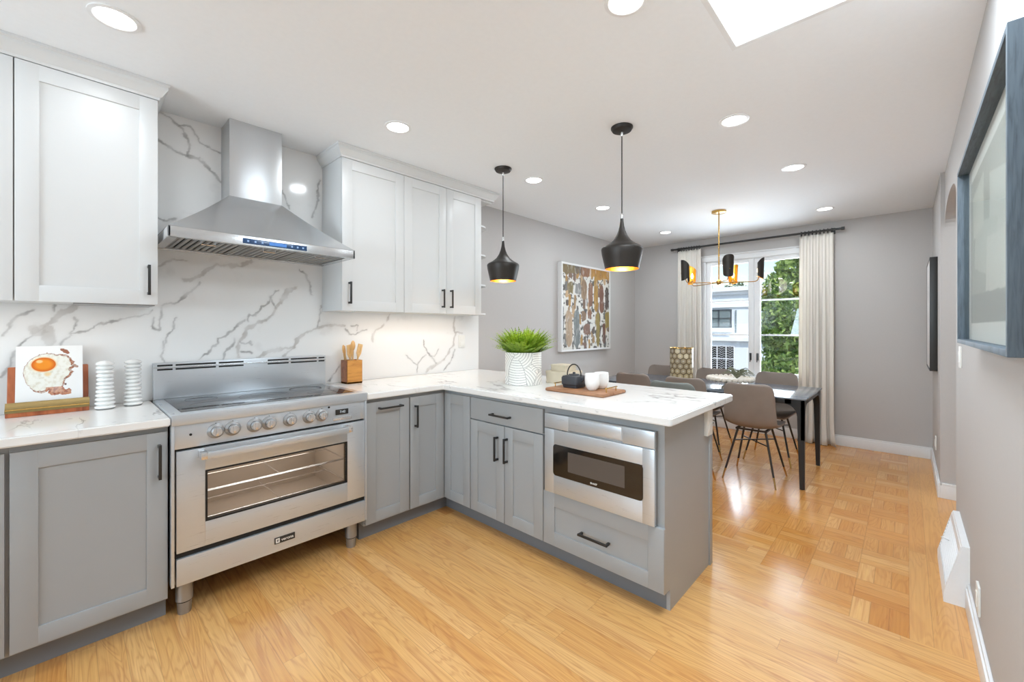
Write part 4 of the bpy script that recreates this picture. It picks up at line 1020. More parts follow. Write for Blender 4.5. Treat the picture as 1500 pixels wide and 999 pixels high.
def curtain(label, ya, yb, seed, flare):
    rr = random.Random(seed); nu, nv = 120, 40; P = np.zeros((nu, nv, 3))
    for i in range(nu):
        u = i/(nu-1)
        for j in range(nv):
            v = j/(nv-1); z = RZ - .028 - v*(RZ - .028 - .006)
            y = ya + (yb-ya)*u; amp = .013 + .014*min(1, v*1.5)
            ph = u*2*PI*5 + .9*math.sin(u*5+seed)
            x = RX + .012 + amp*math.sin(ph) + .006*math.sin(2.3*ph+seed)*v
            y += .010*math.sin(ph*2+1)*(.3+v) + (yb-ya)*.06*math.sin(v*2.2)*(u-.5)
            if v > .86: q = (v-.86)/.14; x -= flare*q*q*(.5+.5*math.sin(ph*.5+seed)); y += (yb-ya)*.14*q*q*(u-.4)
            P[i, j] = (min(x, XF-.022), y, z)
    t = thing('curtain', label, 'curtain', (RX, (ya+yb)/2, RZ-.03))
    o = grid_mesh('fabric_panel', P, None, 'curtain', t, (RX, (ya+yb)/2, RZ-.03), True)
    s = o.modifiers.new('thick', 'SOLIDIFY'); s.thickness = .003; s.offset = 0
    for k in range(9):
        y = ya + (yb-ya)*(k+.5)/9; b = MB()
        b.tube([(RX + .024*math.cos(a), y, RZ - .006 + .024*math.sin(a)) for a in np.linspace(0, 2*PI, 17)[:-1]], .004, 6, closed=True)
        b.tube([(RX+.001, y, RZ-.024), (RX+.003, y, RZ-.036)], .003, 6); part('curtain_ring', b, 'black', t)
curtain('cream linen curtain left of the window, behind the brass chandelier', 2.31, 2.00, 1, .03)
curtain('cream linen curtain right of the window, hanging behind the table corner', .90, .585, 4, .07)

# ---------------------------------------------------------------- pictures
def frame(t, axis, a0, a1, z0, z1, p0, p1, w_, mat):
    # axis 'y': picture on a wall y=const, a=x ; p0 wall side, p1 room side
    b = MB(); f = (lambda A0, A1, Z0, Z1: b.box(A0, A1, p0, p1, Z0, Z1, .002))
    f(a0, a0+w_, z0, z1); f(a1-w_, a1, z0, z1); f(a0+w_, a1-w_, z0, z0+w_); f(a0+w_, a1-w_, z1-w_, z1)
    return part('frame', b, mat, t)
# abstract painting on the left wall
pt = thing('wall_painting', 'abstract painting of brown, gold and grey brush strokes in a white frame', 'painting', (4.52, 2.98, 1.55))
M['white_frame'] = paint('white_wood_frame', lin(232, 230, 228), .45)
frame(pt, 'y', 3.967, 5.072, 1.023, 2.085, 2.995, 2.935, .022, 'white_frame')
a0, a1, z0, z1 = 3.988, 5.051, 1.044, 2.064
X, Z = np.meshgrid(np.linspace(a0, a1, 260), np.linspace(z0, z1, 250), indexing='ij'); u = (X-a0)/(a1-a0); v = (z1-Z)/(z1-z0)
fl_ = fbm(u, v, 30, 3); col = mixc(np.ones(X.shape+(3,))*lin(216, 212, 204), lin(88, 82, 76), (fl_-.52)*7)
uu = u + .035*(fbm(u, v, 14, 6)-.5); vv = v + .07*(fbm(u, v, 16, 2)-.5)
ST = [(-.1, .27, -.1, .115, (118, 100, 66)), (.25, .40, -.1, .10, (96, 84, 72)), (.36, .56, -.1, .13, (134, 92, 64)), (.54, 1.1, -.1, .125, (176, 128, 58)),
      (.10, .21, .20, .35, (124, 108, 66)), (.25, .38, .20, .34, (134, 132, 128)), (.37, .49, .14, .40, (140, 112, 84)), (.52, .62, .16, .50, (132, 92, 66)), (.64, .74, .06, .55, (164, 124, 54)),
      (.77, .87, .18, .56, (118, 78, 58)), (.90, .99, .20, .50, (84, 70, 62)), (.06, .20, .54, .96, (172, 146, 118)), (.22, .345, .52, .98, (112, 116, 114)), (.38, .475, .54, .65, (128, 100, 74)),
      (.50, .60, .51, .64, (134, 92, 66)), (.40, .575, .70, .83, (122, 88, 70)), (.69, .775, .52, .97, (142, 122, 62)), (.84, .915, .68, .96, (104, 66, 50)), (.90, 1.02, .52, .76, (146, 124, 62)),
      (.38, .48, .93, .975, (120, 92, 78)), (.53, .61, .93, .97, (134, 122, 104)), (-.1, .03, .45, .98, (92, 96, 98))]
_rs = random.Random(8)
for k in range(60):
    q = _rs.random(); a = _rs.uniform(-.03, .98); b_ = _rs.uniform(.0, .9); ST.insert(0, (a, a+_rs.uniform(.02, .07), b_, b_+_rs.uniform(.03, .2), _rs.choice([(150, 118, 78), (118, 92, 74), (170, 128, 66), (108, 108, 104), (92, 78, 68), (182, 150, 112)])))
for i, (ua, ub, va, vb, cc) in enumerate(ST):
    cu_, cv_ = (ua+ub)/2, (va+vb)/2; d = np.maximum(np.abs(uu-cu_)/(ub-ua)*2, (np.abs(vv-cv_)/(vb-va)*2)**2.5 + .55*(np.abs(uu-cu_)/(ub-ua)*2)**2)
    t_ = np.clip((1.0-d)*6, 0, 1)*np.clip(.35 + fbm(u*3, v, 12, i+11)*1.5, 0, 1)
    tone = .72 + .6*fbm(u*2.5, v*.8, 20, i+4); col = col*(1-t_[..., None]) + (np.array(lin(*cc))[None, None]*tone[..., None])*t_[..., None]
M['canvas'] = vcol('painted_canvas', .6)
cv = grid_mesh('canvas', np.stack([X, np.full_like(X, 2.944), Z], -1), col, 'canvas', pt, (4.52, 2.98, 1.55))
b = MB(); b.box(a0-.002, a1+.002, 2.946, 2.95, z0-.002, z1+.002); part('backing', b, 'dark', pt)
# large framed print near the camera
M['bluegrey'] = wood('weathered_blue_grey_wood', lin(84, 95, 104), lin(62, 71, 79), (3, 30, 2), 6, .6)
pn = thing('framed_print', 'large pale geometric print in a weathered blue-grey frame on the near right wall', 'picture', (1.905, YN, 1.59))
fx0, fx1, fz0, fz1 = 1.323, 2.487, 1.247, 1.936
frame(pn, 'y', fx0, fx1, fz0, fz1, YN, -.150, .016, 'bluegrey')
a0, a1, z0, z1 = fx0+.014, fx1-.014, fz0+.014, fz1-.014
X, Z = np.meshgrid(np.linspace(a0, a1, 180), np.linspace(z0, z1, 130), indexing='ij'); u = (X-a0)/(a1-a0); v = (z1-Z)/(z1-z0)
col = np.ones(X.shape+(3,))*lin(232, 233, 230)
art = (u > .07) & (u < .93) & (v > .10) & (v < .90); col[art] = lin(176, 178, 172)
for poly, cc in (([(.12, .34), (.50, .22), (.50, .62), (.12, .74)], (204, 206, 200)), ([(.36, .46), (.80, .36), (.84, .60), (.40, .72)], (196, 199, 192)), ([(.20, .55), (.55, .50), (.58, .84), (.22, .86)], (210, 211, 204)), ([(.62, .16), (.88, .20), (.86, .44), (.62, .42)], (206, 208, 200)), ([(.07, .78), (.93, .74), (.93, .90), (.07, .90)], (158, 161, 157))):
    k = inside(u, v, poly); col[k] = lin(*cc)
M['print'] = vcol('printed_paper', .7)
grid_mesh('print_sheet', np.stack([X, np.full_like(X, -.182), Z], -1), col, 'print', pn, (1.905, YN, 1.59))
b = MB(); b.box(a0, a1, YN+.002, -.184, z0, z1); part('backing', b, 'white_frame', pn)
b = MB(); b.box(a0, a1, -.170, -.167, z0, z1); part('glazing', b, 'pic_pane', pn)
# black framed picture at the far end
pf = thing('framed_picture', 'black box-framed picture seen edge-on on the far right wall', 'picture', (5.35, YR, 1.42))
frame(pf, 'y', 5.00, 5.72, .942, 1.905, YR, -.142, .02, 'black')
b = MB(); b.box(5.015, 5.705, -.165, -.1435, .957, 1.89, .001); part('print_sheet', b, 'white_frame', pf)

# ---------------------------------------------------------------- right wall fittings
vt = thing('heating_register', 'white sloped metal heating vent at the base of the near right wall', 'vent', (3.14, YN, 0))
b = MB(); b.prism([(YN, 0), (-.128, 0), (-.128, .045), (-.184, .272), (-.190, .285), (YN, .285)], 'x', 2.872, 2.884); b.prism([(YN, 0), (-.128, 0), (-.128, .045), (-.184, .272), (-.190, .285), (YN, .285)], 'x', 3.395, 3.407)
b.prism([(YN, .272), (-.184, .272), (-.190, .285), (YN, .285)], 'x', 2.884, 3.395); b.prism([(-.128, 0), (-.128, .045), (-.136, .045), (-.136, 0)], 'x', 2.884, 3.395)
sl = lambda z: -.128 - (z-.045)/.23*.056
for za, zb in ((.045, .075), (.250, .276)): b.prism([(sl(za), za), (sl(zb), zb), (sl(zb)-.006, zb), (sl(za)-.006, za)], 'x', 2.884, 3.395)
part('housing', b, 'trim', vt)
for k in range(9):
    z = .085 + k*.019; q = MB(); q.prism([(sl(z)-.001, z), (sl(z+.004), z+.006), (sl(z)-.014, z+.015), (sl(z)-.015, z+.011)], 'x', 2.886, 3.393); part('louvre', q, 'trim', vt)
b = MB(); b.box(2.89, 3.39, YN+.001, YN+.006, .01, .28); part('duct_opening', b, 'steel_dk', vt)
b = MB(); b.tube([(3.18, sl(.19), .19), (3.18, sl(.19)+.03, .20)], .003, 6); part('lever', b, 'trim', vt)
def wall_plate(label, x, y, z, wx=.072, wz=.115, th=.008):
    b = MB(); b.box(x-wx/2, x+wx/2, y, y+th, z-wz/2, z+wz/2, .002); b.box(x-.012, x+.012, y+th-.001, y+th+.003, z-.03, z+.03, .001)
    solo('wall_plate', b, 'plate', label, 'wall plate', (x, y, z))
wall_plate('white wall plate low on the near right wall, nearest the camera', 2.52, YN, .215)
wall_plate('white wall plate low on the right wall past the archway', 5.22, YR, .30)
wall_plate('white wall switch just below the far corner of the large framed print', 3.30, YN, 1.15)

# ---------------------------------------------------------------- cookbook stand
M['wood_red'] = wood('reddish_acacia_wood', lin(178, 98, 56), lin(140, 70, 38), (14, 4, 1.2), 3, .4)
M['wood_tan'] = wood('bamboo_wood', lin(206, 142, 66), lin(178, 112, 46), (2, 2, 14), 4, .45)
M['wood_dk'] = wood('walnut_end_grain', lin(150, 96, 66), lin(112, 66, 44), (10, 10, 16), 3, .5)
M['wood_tray'] = wood('acacia_tray_wood', lin(168, 122, 88), lin(132, 88, 58), (12, 1.2, 6), 4, .5)
M['utensil'] = wood('pale_beech_wood', lin(222, 180, 120), lin(200, 152, 92), (8, 8, 1.4), 3, .5)
M['gilt'] = metal('antique_brass_ledge', lin(150, 130, 84), .35, (30, 4, 4), .1, 0, .6)
sx0, sx1, sy = -.184, .074, 2.842
S = thing('cookbook_stand', 'reddish wooden cookbook stand with a brass ledge on the left countertop', 'book stand', (-.055, sy+.05, ZT))
lean = .22
def leaned(mb, y, z):   # tilt back about the x axis through (y, z)
    return mb.move(Matrix.Translation((0, y, z)) @ Matrix.Rotation(-lean, 4, 'X') @ Matrix.Translation((0, -y, -z)))
b = MB(); b.box(sx0+.001, sx1-.001, sy+.052, sy+.064, ZT+.008, ZT+.222, .006); leaned(b, sy+.05, ZT+.01); part('back_board', b, 'wood_red', S)
b = MB(); b.box(sx0, sx1, sy, sy+.062, ZT+.0005, ZT+.022, .002); part('base', b, 'wood_red', S)
b = MB(); b.prism([(sy-.004, ZT+.020), (sy-.004, ZT+.034), (sy+.002, ZT+.036), (sy+.022, ZT+.062), (sy+.026, ZT+.062), (sy+.008, ZT+.030), (sy+.008, ZT+.020)], 'x', sx0-.001, sx1+.001); part('ledge', b, 'gilt', S)
b = MB(); b.tube([(sx0, sy-.006, ZT+.034), (sx1, sy-.006, ZT+.034)], .003, 6); part('ledge_bead', b, 'brass', S)
b = MB(); b.box(-.065, -.045, sy+.07, sy+.10, ZT+.0005, ZT+.12, .002); part('prop', b, 'wood_red', S)
K = thing('cookbook', 'white square cookbook with a fried egg on its cover, propped on the stand', 'book', (-.05, sy+.035, ZT+.03))
kx0, kx1, kz0, kz1 = -.158, .053, ZT+.024, ZT+.312
M['page'] = paint('white_book_cover', lin(244, 243, 240), .35)
b = MB(); b.box(kx0, kx1, sy+.031, sy+.0495, kz0, kz1, .002); leaned(b, sy+.05, ZT+.01); part('cover', b, 'page', K)
nU, nV = 200, 220; U, Vg = np.meshgrid(np.linspace(0, 1, nU), np.linspace(0, 1, nV), indexing='ij')
pu = 25 + U*815; pv = 830 - Vg*730 + 0*U
j1 = 14*(fbm(U, Vg, 26, 2)-.5)*2; j2 = 14*(fbm(U, Vg, 26, 8)-.5)*2
EG = [(240, 240), (290, 212), (330, 200), (400, 192), (500, 216), (560, 208), (640, 226), (690, 262), (700, 300), (745, 322), (720, 350), (785, 372), (780, 398), (730, 398), (690, 420), (735, 455), (700, 478), (690, 510), (640, 535), (610, 560), (600, 610), (588, 650), (620, 680), (670, 672), (698, 700), (690, 745), (620, 752), (560, 742), (480, 758), (400, 715), (420, 680), (350, 706), (290, 712), (240, 690), (200, 640), (160, 590), (122, 500), (110, 420), (132, 340), (180, 280)]
ins = inside(pu+j1, pv+j2, EG); dd = seg_dist(pu+j1, pv+j2, EG + EG[:1])
col = np.ones(U.shape+(3,))*lin(244, 243, 241)
egg = mixc(np.ones(U.shape+(3,))*lin(240, 238, 228), lin(208, 196, 168), (fbm(U, Vg, 22, 5)-.45)*1.6)
right = np.clip((pu-430)/260, 0, 1); low = np.clip((pv-600)/120, 0, 1)*np.clip((pu-180)/120, 0, 1); wdt = 8 + 22*np.maximum(right, low)
brown = mixc(np.ones(U.shape+(3,))*lin(170, 96, 52), lin(104, 58, 44), (fbm(U, Vg, 60, 9)-.35)*2)
egg = mixc(egg, brown, np.clip((wdt*1.25-dd)/8, 0, .97)*(.45+.55*np.clip((fbm(U, Vg, 50, 3)-.3)*3, 0, 1)))
low2 = ins & (pv > 640) & (pu > 380); 
bac = mixc(np.ones(U.shape+(3,))*lin(206, 140, 104), lin(150, 66, 44), (fbm(U, Vg, 34, 6)-.4)*4); egg[low2] = (bac*.75 + egg*.25)[low2]
hl = np.hypot((pu-400)/55, (pv-470)/38); egg = mixc(egg, lin(236, 204, 140), np.clip((1-hl)*1.3, 0, .8))
yk = np.hypot((pu-352)/150, (pv-342)/94); yc = mixc(np.ones(U.shape+(3,))*lin(240, 146, 34), lin(214, 96, 14), np.clip((yk-.55)*2.4, 0, 1)); sp2 = np.hypot((pu-300)/48, (pv-300)/26)
yc = mixc(yc, lin(250, 214, 150), np.clip((1-sp2)*2, 0, .85)); egg = mixc(egg, lin(244, 210, 150), np.clip((1.16-yk)*6, 0, .7)); egg = mixc(egg, yc, np.clip((1-yk)*25, 0, 1))
col = mixc(col, egg, ins.astype(float))
k2 = inside(pu+j1*.5, pv+j2*.5, [(552, 138), (600, 135), (650, 165), (678, 200), (650, 212), (600, 195), (560, 165)]); col[k2] = lin(160, 100, 76)
k3 = np.hypot((pu-620), (pv-615)) < 14; col[k3] = lin(120, 96, 88)
gx = kx0 + U*(kx1-kx0); gz = kz0 + .026 + Vg*(kz1-kz0-.028); gy = np.full_like(gx, sy+.0305)
cz_ = ZT+.01; cy0 = sy+.05; dy = gy-cy0; dz = gz-cz_; cl, sl_ = math.cos(-lean), math.sin(-lean)
P = np.stack([gx, cy0 + dy*cl - dz*sl_, cz_ + dy*sl_ + dz*cl], -1)
M['egg'] = vcol('cover_picture', .3)
grid_mesh('cover_picture', P, col, 'egg', K, (-.05, sy+.035, ZT+.03))

# ---------------------------------------------------------------- ribbed vases
def ribbed(x, y, label):
    prof = []; H_ = .228; nr = 12; nst = nr*8
    for i in range(nst+1):
        t = i/nst; base = .0235 + .0135*(1-t)**1.7 + .0075*max(0, (t-.62)/.38)**.8; rib = abs(math.sin(PI*t*nr))**.8
        prof.append((base*.74 + .0118*rib, t*H_))
    prof += [(.020, H_+.003), (.001, H_+.006)]; prof = [(.034, 0)] + prof
    b = MB(); b.lathe([(r, z+ZT+.0005) for r, z in prof], (x, y, 0), 32)
    solo('ribbed_candlestick', b, 'ceramic', label, 'candlestick', (x, y, ZT), 'white ribbed ceramic candlesticks')
ribbed(.128, 2.84, 'white ribbed ceramic candlestick beside the cookbook stand')
ribbed(.232, 2.87, 'white ribbed ceramic candlestick next to the range backguard')

# ---------------------------------------------------------------- utensil holder
ux0, ux1, uy0, uy1 = 1.338, 1.448, 2.832, 2.932; uh = .165
U_ = thing('utensil_holder', 'square wooden utensil box on the marble right of the range', 'utensil holder', (1.393, 2.882, ZT))
b = MB(); t_ = .009
b.box(ux0, ux1, uy0, uy0+t_, ZT+.0005, ZT+uh, .001, 0); b.box(ux0, ux1, uy1-t_, uy1, ZT+.0005, ZT+uh, .001, 0)
b.box(ux0, ux0+t_, uy0+.0005, uy1-.0005, ZT+.0005, ZT+uh, .001, 1); b.box(ux1-t_, ux1, uy0+.0005, uy1-.0005, ZT+.0005, ZT+uh, .001, 1); b.box(ux0, ux1, uy0, uy1, ZT+.0005, ZT+.012, 0, 0)
part('box', b, ['wood_tan', 'wood_dk'], U_)
b = MB(); b.box(ux0-.0006, ux1+.0006, uy0-.0006, uy0+.02, ZT+uh-.028, ZT+uh+.0005, .001); b.v = b.v
def utensil(kind, label, x, y, tx, ty, L, tw_=0):
    b = MB(); b.tube([(0, 0, 0), (0, 0, L-.07)], [.006, .0065], 8)
    if kind == 'spoon':
        s0 = len(b.v); b.sphere((0, 0, 0), .024, 18, 12); b.move(Matrix.Translation((0, 0, L-.036)) @ Matrix.Diagonal((1, .28, 1.5, 1)), s0)
    else:
        w = .030 if kind == 'spatula' else .024
        for k in range(3): b.box(-w + k*2*w/3 + (.003 if k else 0), -w + (k+1)*2*w/3 - (.003 if k < 2 else 0), -.003, .003, L-.068, L-.012)
        b.prism([(-.006, L-.10), (.006, L-.10), (w, L-.066), (-w, L-.066)], 'y', -.003, .003); b.box(-w, w, -.003, .003, L-.014, L, .001)
    b.move(Matrix.Translation((x, y, ZT+.014)) @ Matrix.Rotation(tx, 4, 'Y') @ Matrix.Rotation(ty, 4, 'X') @ Matrix.Rotation(tw_, 4, 'Z'))
    solo('cooking_utensil', b, 'utensil', label, 'utensil', (x, y, ZT+.014), 'wooden utensils in the box')
utensil('spoon', 'wooden spoon leaning furthest left in the utensil box', 1.388, 2.905, -.17, -.02, .262, .7)
utensil('fork', 'slotted wooden turner second from left in the utensil box', 1.395, 2.875, -.12, .04, .262, .5)
utensil('spoon', 'wooden spoon standing upright at the middle of the utensil box', 1.40, 2.89, .035, -.02, .288, .4)
utensil('spatula', 'pale slotted spatula leaning right in the utensil box', 1.398, 2.87, .20, .02, .268, .6)
utensil('fork', 'wooden spatula behind the left spoon in the utensil box', 1.368, 2.918, -.04, -.03, .25, .9)

# ---------------------------------------------------------------- planter with fern
px, py, pr_, ph = 2.215, 1.975, .128, .222
PL = thing('planter', 'white ceramic planter with black curved line pattern on the peninsula', 'planter', (px, py, ZT))
n, mm = 420, 170; A, Zg = np.meshgrid(np.linspace(0, 2*PI, n), np.linspace(0, 1, mm), indexing='ij')
front = math.atan2(-py, -px) ; s_ = ((A - front + PI) % (2*PI) - PI)   # sideways angle, grows to the right in view
s_ = -s_ if False else s_
hh = Zg*ph/pr_; x_ = s_
col = np.ones(A.shape+(3,))*lin(238, 235, 229)
def lines(field, period, w=.10): f_ = np.abs((field/period) % 1 - .5); return np.clip((f_ - (.5-w))/w*1.6, 0, 1)
bx_ = np.sin(x_)*230 + 330; by_ = 505 + (1-Zg)*435
dens = np.maximum(np.abs(np.cos(x_)), .35)
LF = [(225, 540), (190, 600), (162, 690), (150, 780), (146, 960), (374, 960), (366, 860), (346, 760), (318, 675), (275, 600)]
leaf = inside(bx_, by_, LF)
def ln(f, p, w=.085): q = np.abs((f/p) % 1 - .5); return np.clip((q - (.5-w))/w*1.8, 0, 1)
fa = by_ - 16*(1-((bx_-255)/110)**2); fb = np.hypot(bx_-235, by_-500); fc = np.hypot(bx_-500, (by_-765)*1.1); fd = np.hypot(bx_-190, by_-985); fe = np.hypot(bx_-660, by_-960); fg = np.hypot((bx_-20)*1.6, by_-760)
la = ln(fa, 33); diag = 735 - (bx_-330)*.80
L_ = np.where(leaf, la, np.where(bx_ < 190, ln(fg, 33), np.where((by_ < diag) & (bx_ < 450), ln(fb, 33), np.where((by_ < 745) & (bx_ >= 430), ln(fc, 33), np.where(bx_ < 530-(by_-735)*.44, ln(fd, 33), ln(fe, 33))))))
L_ = np.maximum(L_, np.clip(1-seg_dist(bx_, by_, LF)/3.4, 0, 1))
L_ = np.maximum(L_, np.clip(1-seg_dist(bx_, by_, [(330, 735), (430, 655), (445, 505)])/3.2, 0, 1)); L_ = np.maximum(L_, np.clip(1-seg_dist(bx_, by_, [(430, 655), (530, 740), (440, 945)])/3.2, 0, 1))
col = mixc(col, lin(52, 50, 48), L_*.9)
P = np.stack([px + pr_*np.cos(A), py + pr_*np.sin(A), ZT + .001 + Zg*ph], -1)
M['pot'] = vcol('line_pattern_ceramic', .4)
grid_mesh('pot_wall', P, col, 'pot', PL, (px, py, ZT), True)
b = MB(); b.lathe([(pr_-.0006, ph), (pr_-.001, ph+.001), (pr_-.006, ph+.001), (pr_-.008, ph-.004), (pr_-.008, .01), (pr_-.0012, .0005), (.001, .0005)], (px, py, ZT), 48, cap=False); part('inner_wall', b, 'ceramic', PL)
M['soil'] = paint('dark_soil', lin(58, 44, 34), .9, .5, 60, .3)
b = MB(); b.cyl((px, py, ZT+ph-.035), pr_-.009, .01, 32); part('soil', b, 'soil', PL)
M['fern'] = NT('fern_leaf'); _m = M['fern']; at = _m.n('ShaderNodeAttribute', attribute_name='Col')
pb = _m.pbr(Base_Color=at.outputs['Color'], Roughness=.45, Subsurface_Weight=0.0); tl_ = _m.n('ShaderNodeBsdfTranslucent'); _m.t.links.new(at.outputs['Color'], tl_.inputs[0])
mx = _m.n('ShaderNodeMixShader'); mx.inputs[0].default_value = .3; _m.t.links.new(pb.outputs[0], mx.inputs[1]); _m.t.links.new(tl_.outputs[0], mx.inputs[2]); _m.t.links.new(mx.outputs[0], _m.out.inputs[0]); M['fern'] = _m.m
def leaf_mesh(name, quads, cols, mat, parent, org):
    Q = np.array(quads, 'f'); me = bpy.data.meshes.new(name); k = len(Q)
    me.vertices.add(k*4); me.vertices.foreach_set('co', (Q.reshape(-1, 3)-np.array(org, 'f')).ravel()); me.loops.add(k*4); me.loops.foreach_set('vertex_index', np.arange(k*4, dtype='i'))
    me.polygons.add(k); me.polygons.foreach_set('loop_start', np.arange(0, k*4, 4, dtype='i')); me.update(calc_edges=True)
    a = me.color_attributes.new('Col', 'FLOAT_COLOR', 'POINT'); rg = np.ones((k*4, 4), 'f'); rg[:, :3] = np.repeat(np.array(cols, 'f'), 4, 0); a.data.foreach_set('color', rg.ravel())
    me.materials.append(M[mat]); o = bpy.data.objects.new(name, me); COL.objects.link(o)
    if parent is not None: o.parent = parent
    ORG[o.name] = org; return o
rr = random.Random(11); Q = []; CC = []
zc = ZT + ph - .02
long_ = {5, 60, 111, 180, 240, 300, 350}
for k in range(380):
    a = rr.uniform(0, 2*PI); r0 = pr_*.75*math.sqrt(rr.random()); base = Vector((px + r0*math.cos(a), py + r0*math.sin(a), zc))
    out_ = rr.uniform(.01, .10) + r0*.7*rr.uniform(.5, 1.15); hgt = rr.uniform(.08, .215)*(1.12 - r0/pr_*.36); a2 = a + rr.uniform(-.6, .6)
    if k in long_: out_ = .17; hgt = .13
    a2 = a2; d = Vector((math.cos(a2), math.sin(a2), 0)); sd = Vector((-d.y, d.x, 0))
    N_ = 15; prev = None; tone = rr.random()
    for i in range(N_):
        t = i/(N_-1); p = base + d*out_*(t**1.3)*1.15 + Vector((0, 0, hgt*(1.15*t - .22*t*t*(.4+out_*7)))); 
        if prev is not None:
            tg = (p-prev).normalized(); L = .021*(math.sin(PI*min(1, t*.9+.12)))**.8 + .004
            cb = mixc(np.array(lin(62, 122, 30)), np.array(lin(198, 226, 74)), np.array(np.clip(.12 + .65*t + .35*(tone-.5), 0, 1)))
            for sg in (-1, 1):
                e = (sd*sg + tg*.55 + Vector((0, 0, rr.uniform(-.15, .3)))).normalized()*L; w_ = tg*.0062
                Q.append([prev-w_*.6, prev+w_, prev+e+w_*.5, prev+e-w_*.5]); CC.append(cb*(.8+.4*rr.random()))
            s2 = sd*.0012; Q.append([prev-s2, prev+s2, p+s2, p-s2]); CC.append(lin(110, 140, 50))
        prev = p
fn = leaf_mesh('potted_fern', Q, CC, 'fern', None, (px, py, zc)); fn.location = (px, py, zc)
tag(fn, 'bright green bushy fern growing in the line-patterned planter', 'plant')

# ---------------------------------------------------------------- stacked cream boxes
M['cream'] = paint('speckled_cream_stone', lin(222, 208, 184), .55, .2, 14, .16)
def oct_block(x0, x1, y0, y1, z0, z1, c_, label, nm):
    b = MB(); pts = [(x0+c_, y0), (x1-c_, y0), (x1, y0+c_), (x1, y1-c_), (x1-c_, y1), (x0+c_, y1), (x0, y1-c_), (x0, y0+c_)]; h = z1-z0
    b.prism(pts, 'z', z0, z1-h*.22); o = solo(nm, b, 'cream', label, 'box', ((x0+x1)/2, (y0+y1)/2, z0), 'cream stone boxes stacked on the peninsula')
    g = .003; b = MB(); b.prism([(x + (-g if x < (x0+x1)/2 else g), y + (-g if y < (y0+y1)/2 else g)) for x, y in pts], 'z', z1-h*.22, z1)
    part('lid', b, 'cream', o)
oct_block(2.36, 2.54, 1.69, 1.90, ZT+.0005, ZT+.086, .02, 'larger lower cream stone box behind the teapot', 'decorative_box')
oct_block(2.385, 2.515, 1.725, 1.87, ZT+.087, ZT+.130, .015, 'smaller cream stone box on top of the larger one', 'decorative_box')

# ---------------------------------------------------------------- tray, teapot, cups
TR = thing('serving_tray', 'rectangular wooden serving board with brass handles on the peninsula', 'tray', (2.2, 1.43, ZT))
b = MB(); b.add(*(lambda m: (m.v, m.f))(slab(rounded([(2.055, 1.235), (2.325, 1.235), (2.325, 1.655), (2.055, 1.655)], (0, 1, 2, 3), .015), ZT+.001, ZT+.019, .004))); part('board', b, 'wood_tray', TR)
for y in (1.262, 1.63):
    b = MB(); z = ZT+.019; x0, x1 = 2.135, 2.245
    b.tube([(x0, y, z), (x0, y, z+.022)], .0035, 8); b.tube([(x1, y, z), (x1, y, z+.022)], .0035, 8); b.box(x0-.012, x1+.012, y-.0045, y+.0045, z+.021, z+.027, .002); part('handle', b, 'brass', TR)
M['iron'] = paint('black_cast_iron', lin(56, 57, 62), .5, .2, 50, .1)
TP = thing('teapot', 'squat dark cast-iron teapot with a loop handle on the wooden board', 'teapot', (2.195, 1.53, ZT+.019))
z = ZT+.0195; qx, qy, w = 2.195, 1.528, .058
b = MB(); sec = []
def rsq(hw, z_, r):
    out = []
    for (sx, sy_, a0) in ((1, 1, 0), (-1, 1, PI/2), (-1, -1, PI), (1, -1, 1.5*PI)):
        for k in range(5):
            a = a0 + PI/2*k/4; out.append((qx + sx*(hw-r) + r*math.cos(a), qy + sy_*(hw-r) + r*math.sin(a), z_))
    return out
rings = [rsq(.050, z, .012), rsq(.054, z+.004, .014), rsq(.0555, z+.018, .014), rsq(.060, z+.022, .014), rsq(.0605, z+.062, .014), rsq(.056, z+.072, .016), rsq(.040, z+.077, .018), rsq(.036, z+.077, .018)]
vs = [p for r_ in rings for p in r_]; m_ = 20; fs = [(j*m_+i, j*m_+(i+1) % m_, (j+1)*m_+(i+1) % m_, (j+1)*m_+i) for j in range(len(rings)-1) for i in range(m_)]
fs += [tuple(range(m_)), tuple((len(rings)-1)*m_+i for i in range(m_))]; b.add(vs, fs); part('body', b, 'iron', TP)
b = MB(); b.lathe([(.034, z+.076), (.033, z+.082), (.010, z+.085), (.008, z+.090), (.010, z+.094), (.001, z+.097)], (qx, qy, 0), 24); part('lid', b, 'iron', TP)
b = MB(); b.tube([(qx, qy-.055, z+.045), (qx, qy-.072, z+.058), (qx, qy-.080, z+.070)], [.012, .009, .007], 10); part('spout', b, 'iron', TP)
b = MB(); pts = [(qx + .0, qy + .050*math.cos(a)*(1.05), z+.072 + .072*math.sin(a)) for a in np.linspace(0, PI, 15)]; b.tube(pts, .0042, 8); part('handle', b, 'cord', TP)
def cup(x, y, label):
    b = MB(); z = ZT+.0195; b.lathe([(.022, 0), (.026, .003), (.038, .018), (.0445, .042), (.0455, .065), (.0435, .098), (.0415, .100), (.0405, .096), (.042, .065), (.040, .04), (.030, .016), (.001, .010)], (x, y, z), 32)
    solo('tea_cup', b, 'ceramic', label, 'cup', (x, y, z), 'white tea cups on the wooden board')
cup(2.165, 1.375, 'white ceramic tea cup nearer the camera, beside the teapot')
cup(2.262, 1.372, 'white ceramic tea cup half hidden behind the nearer cup')

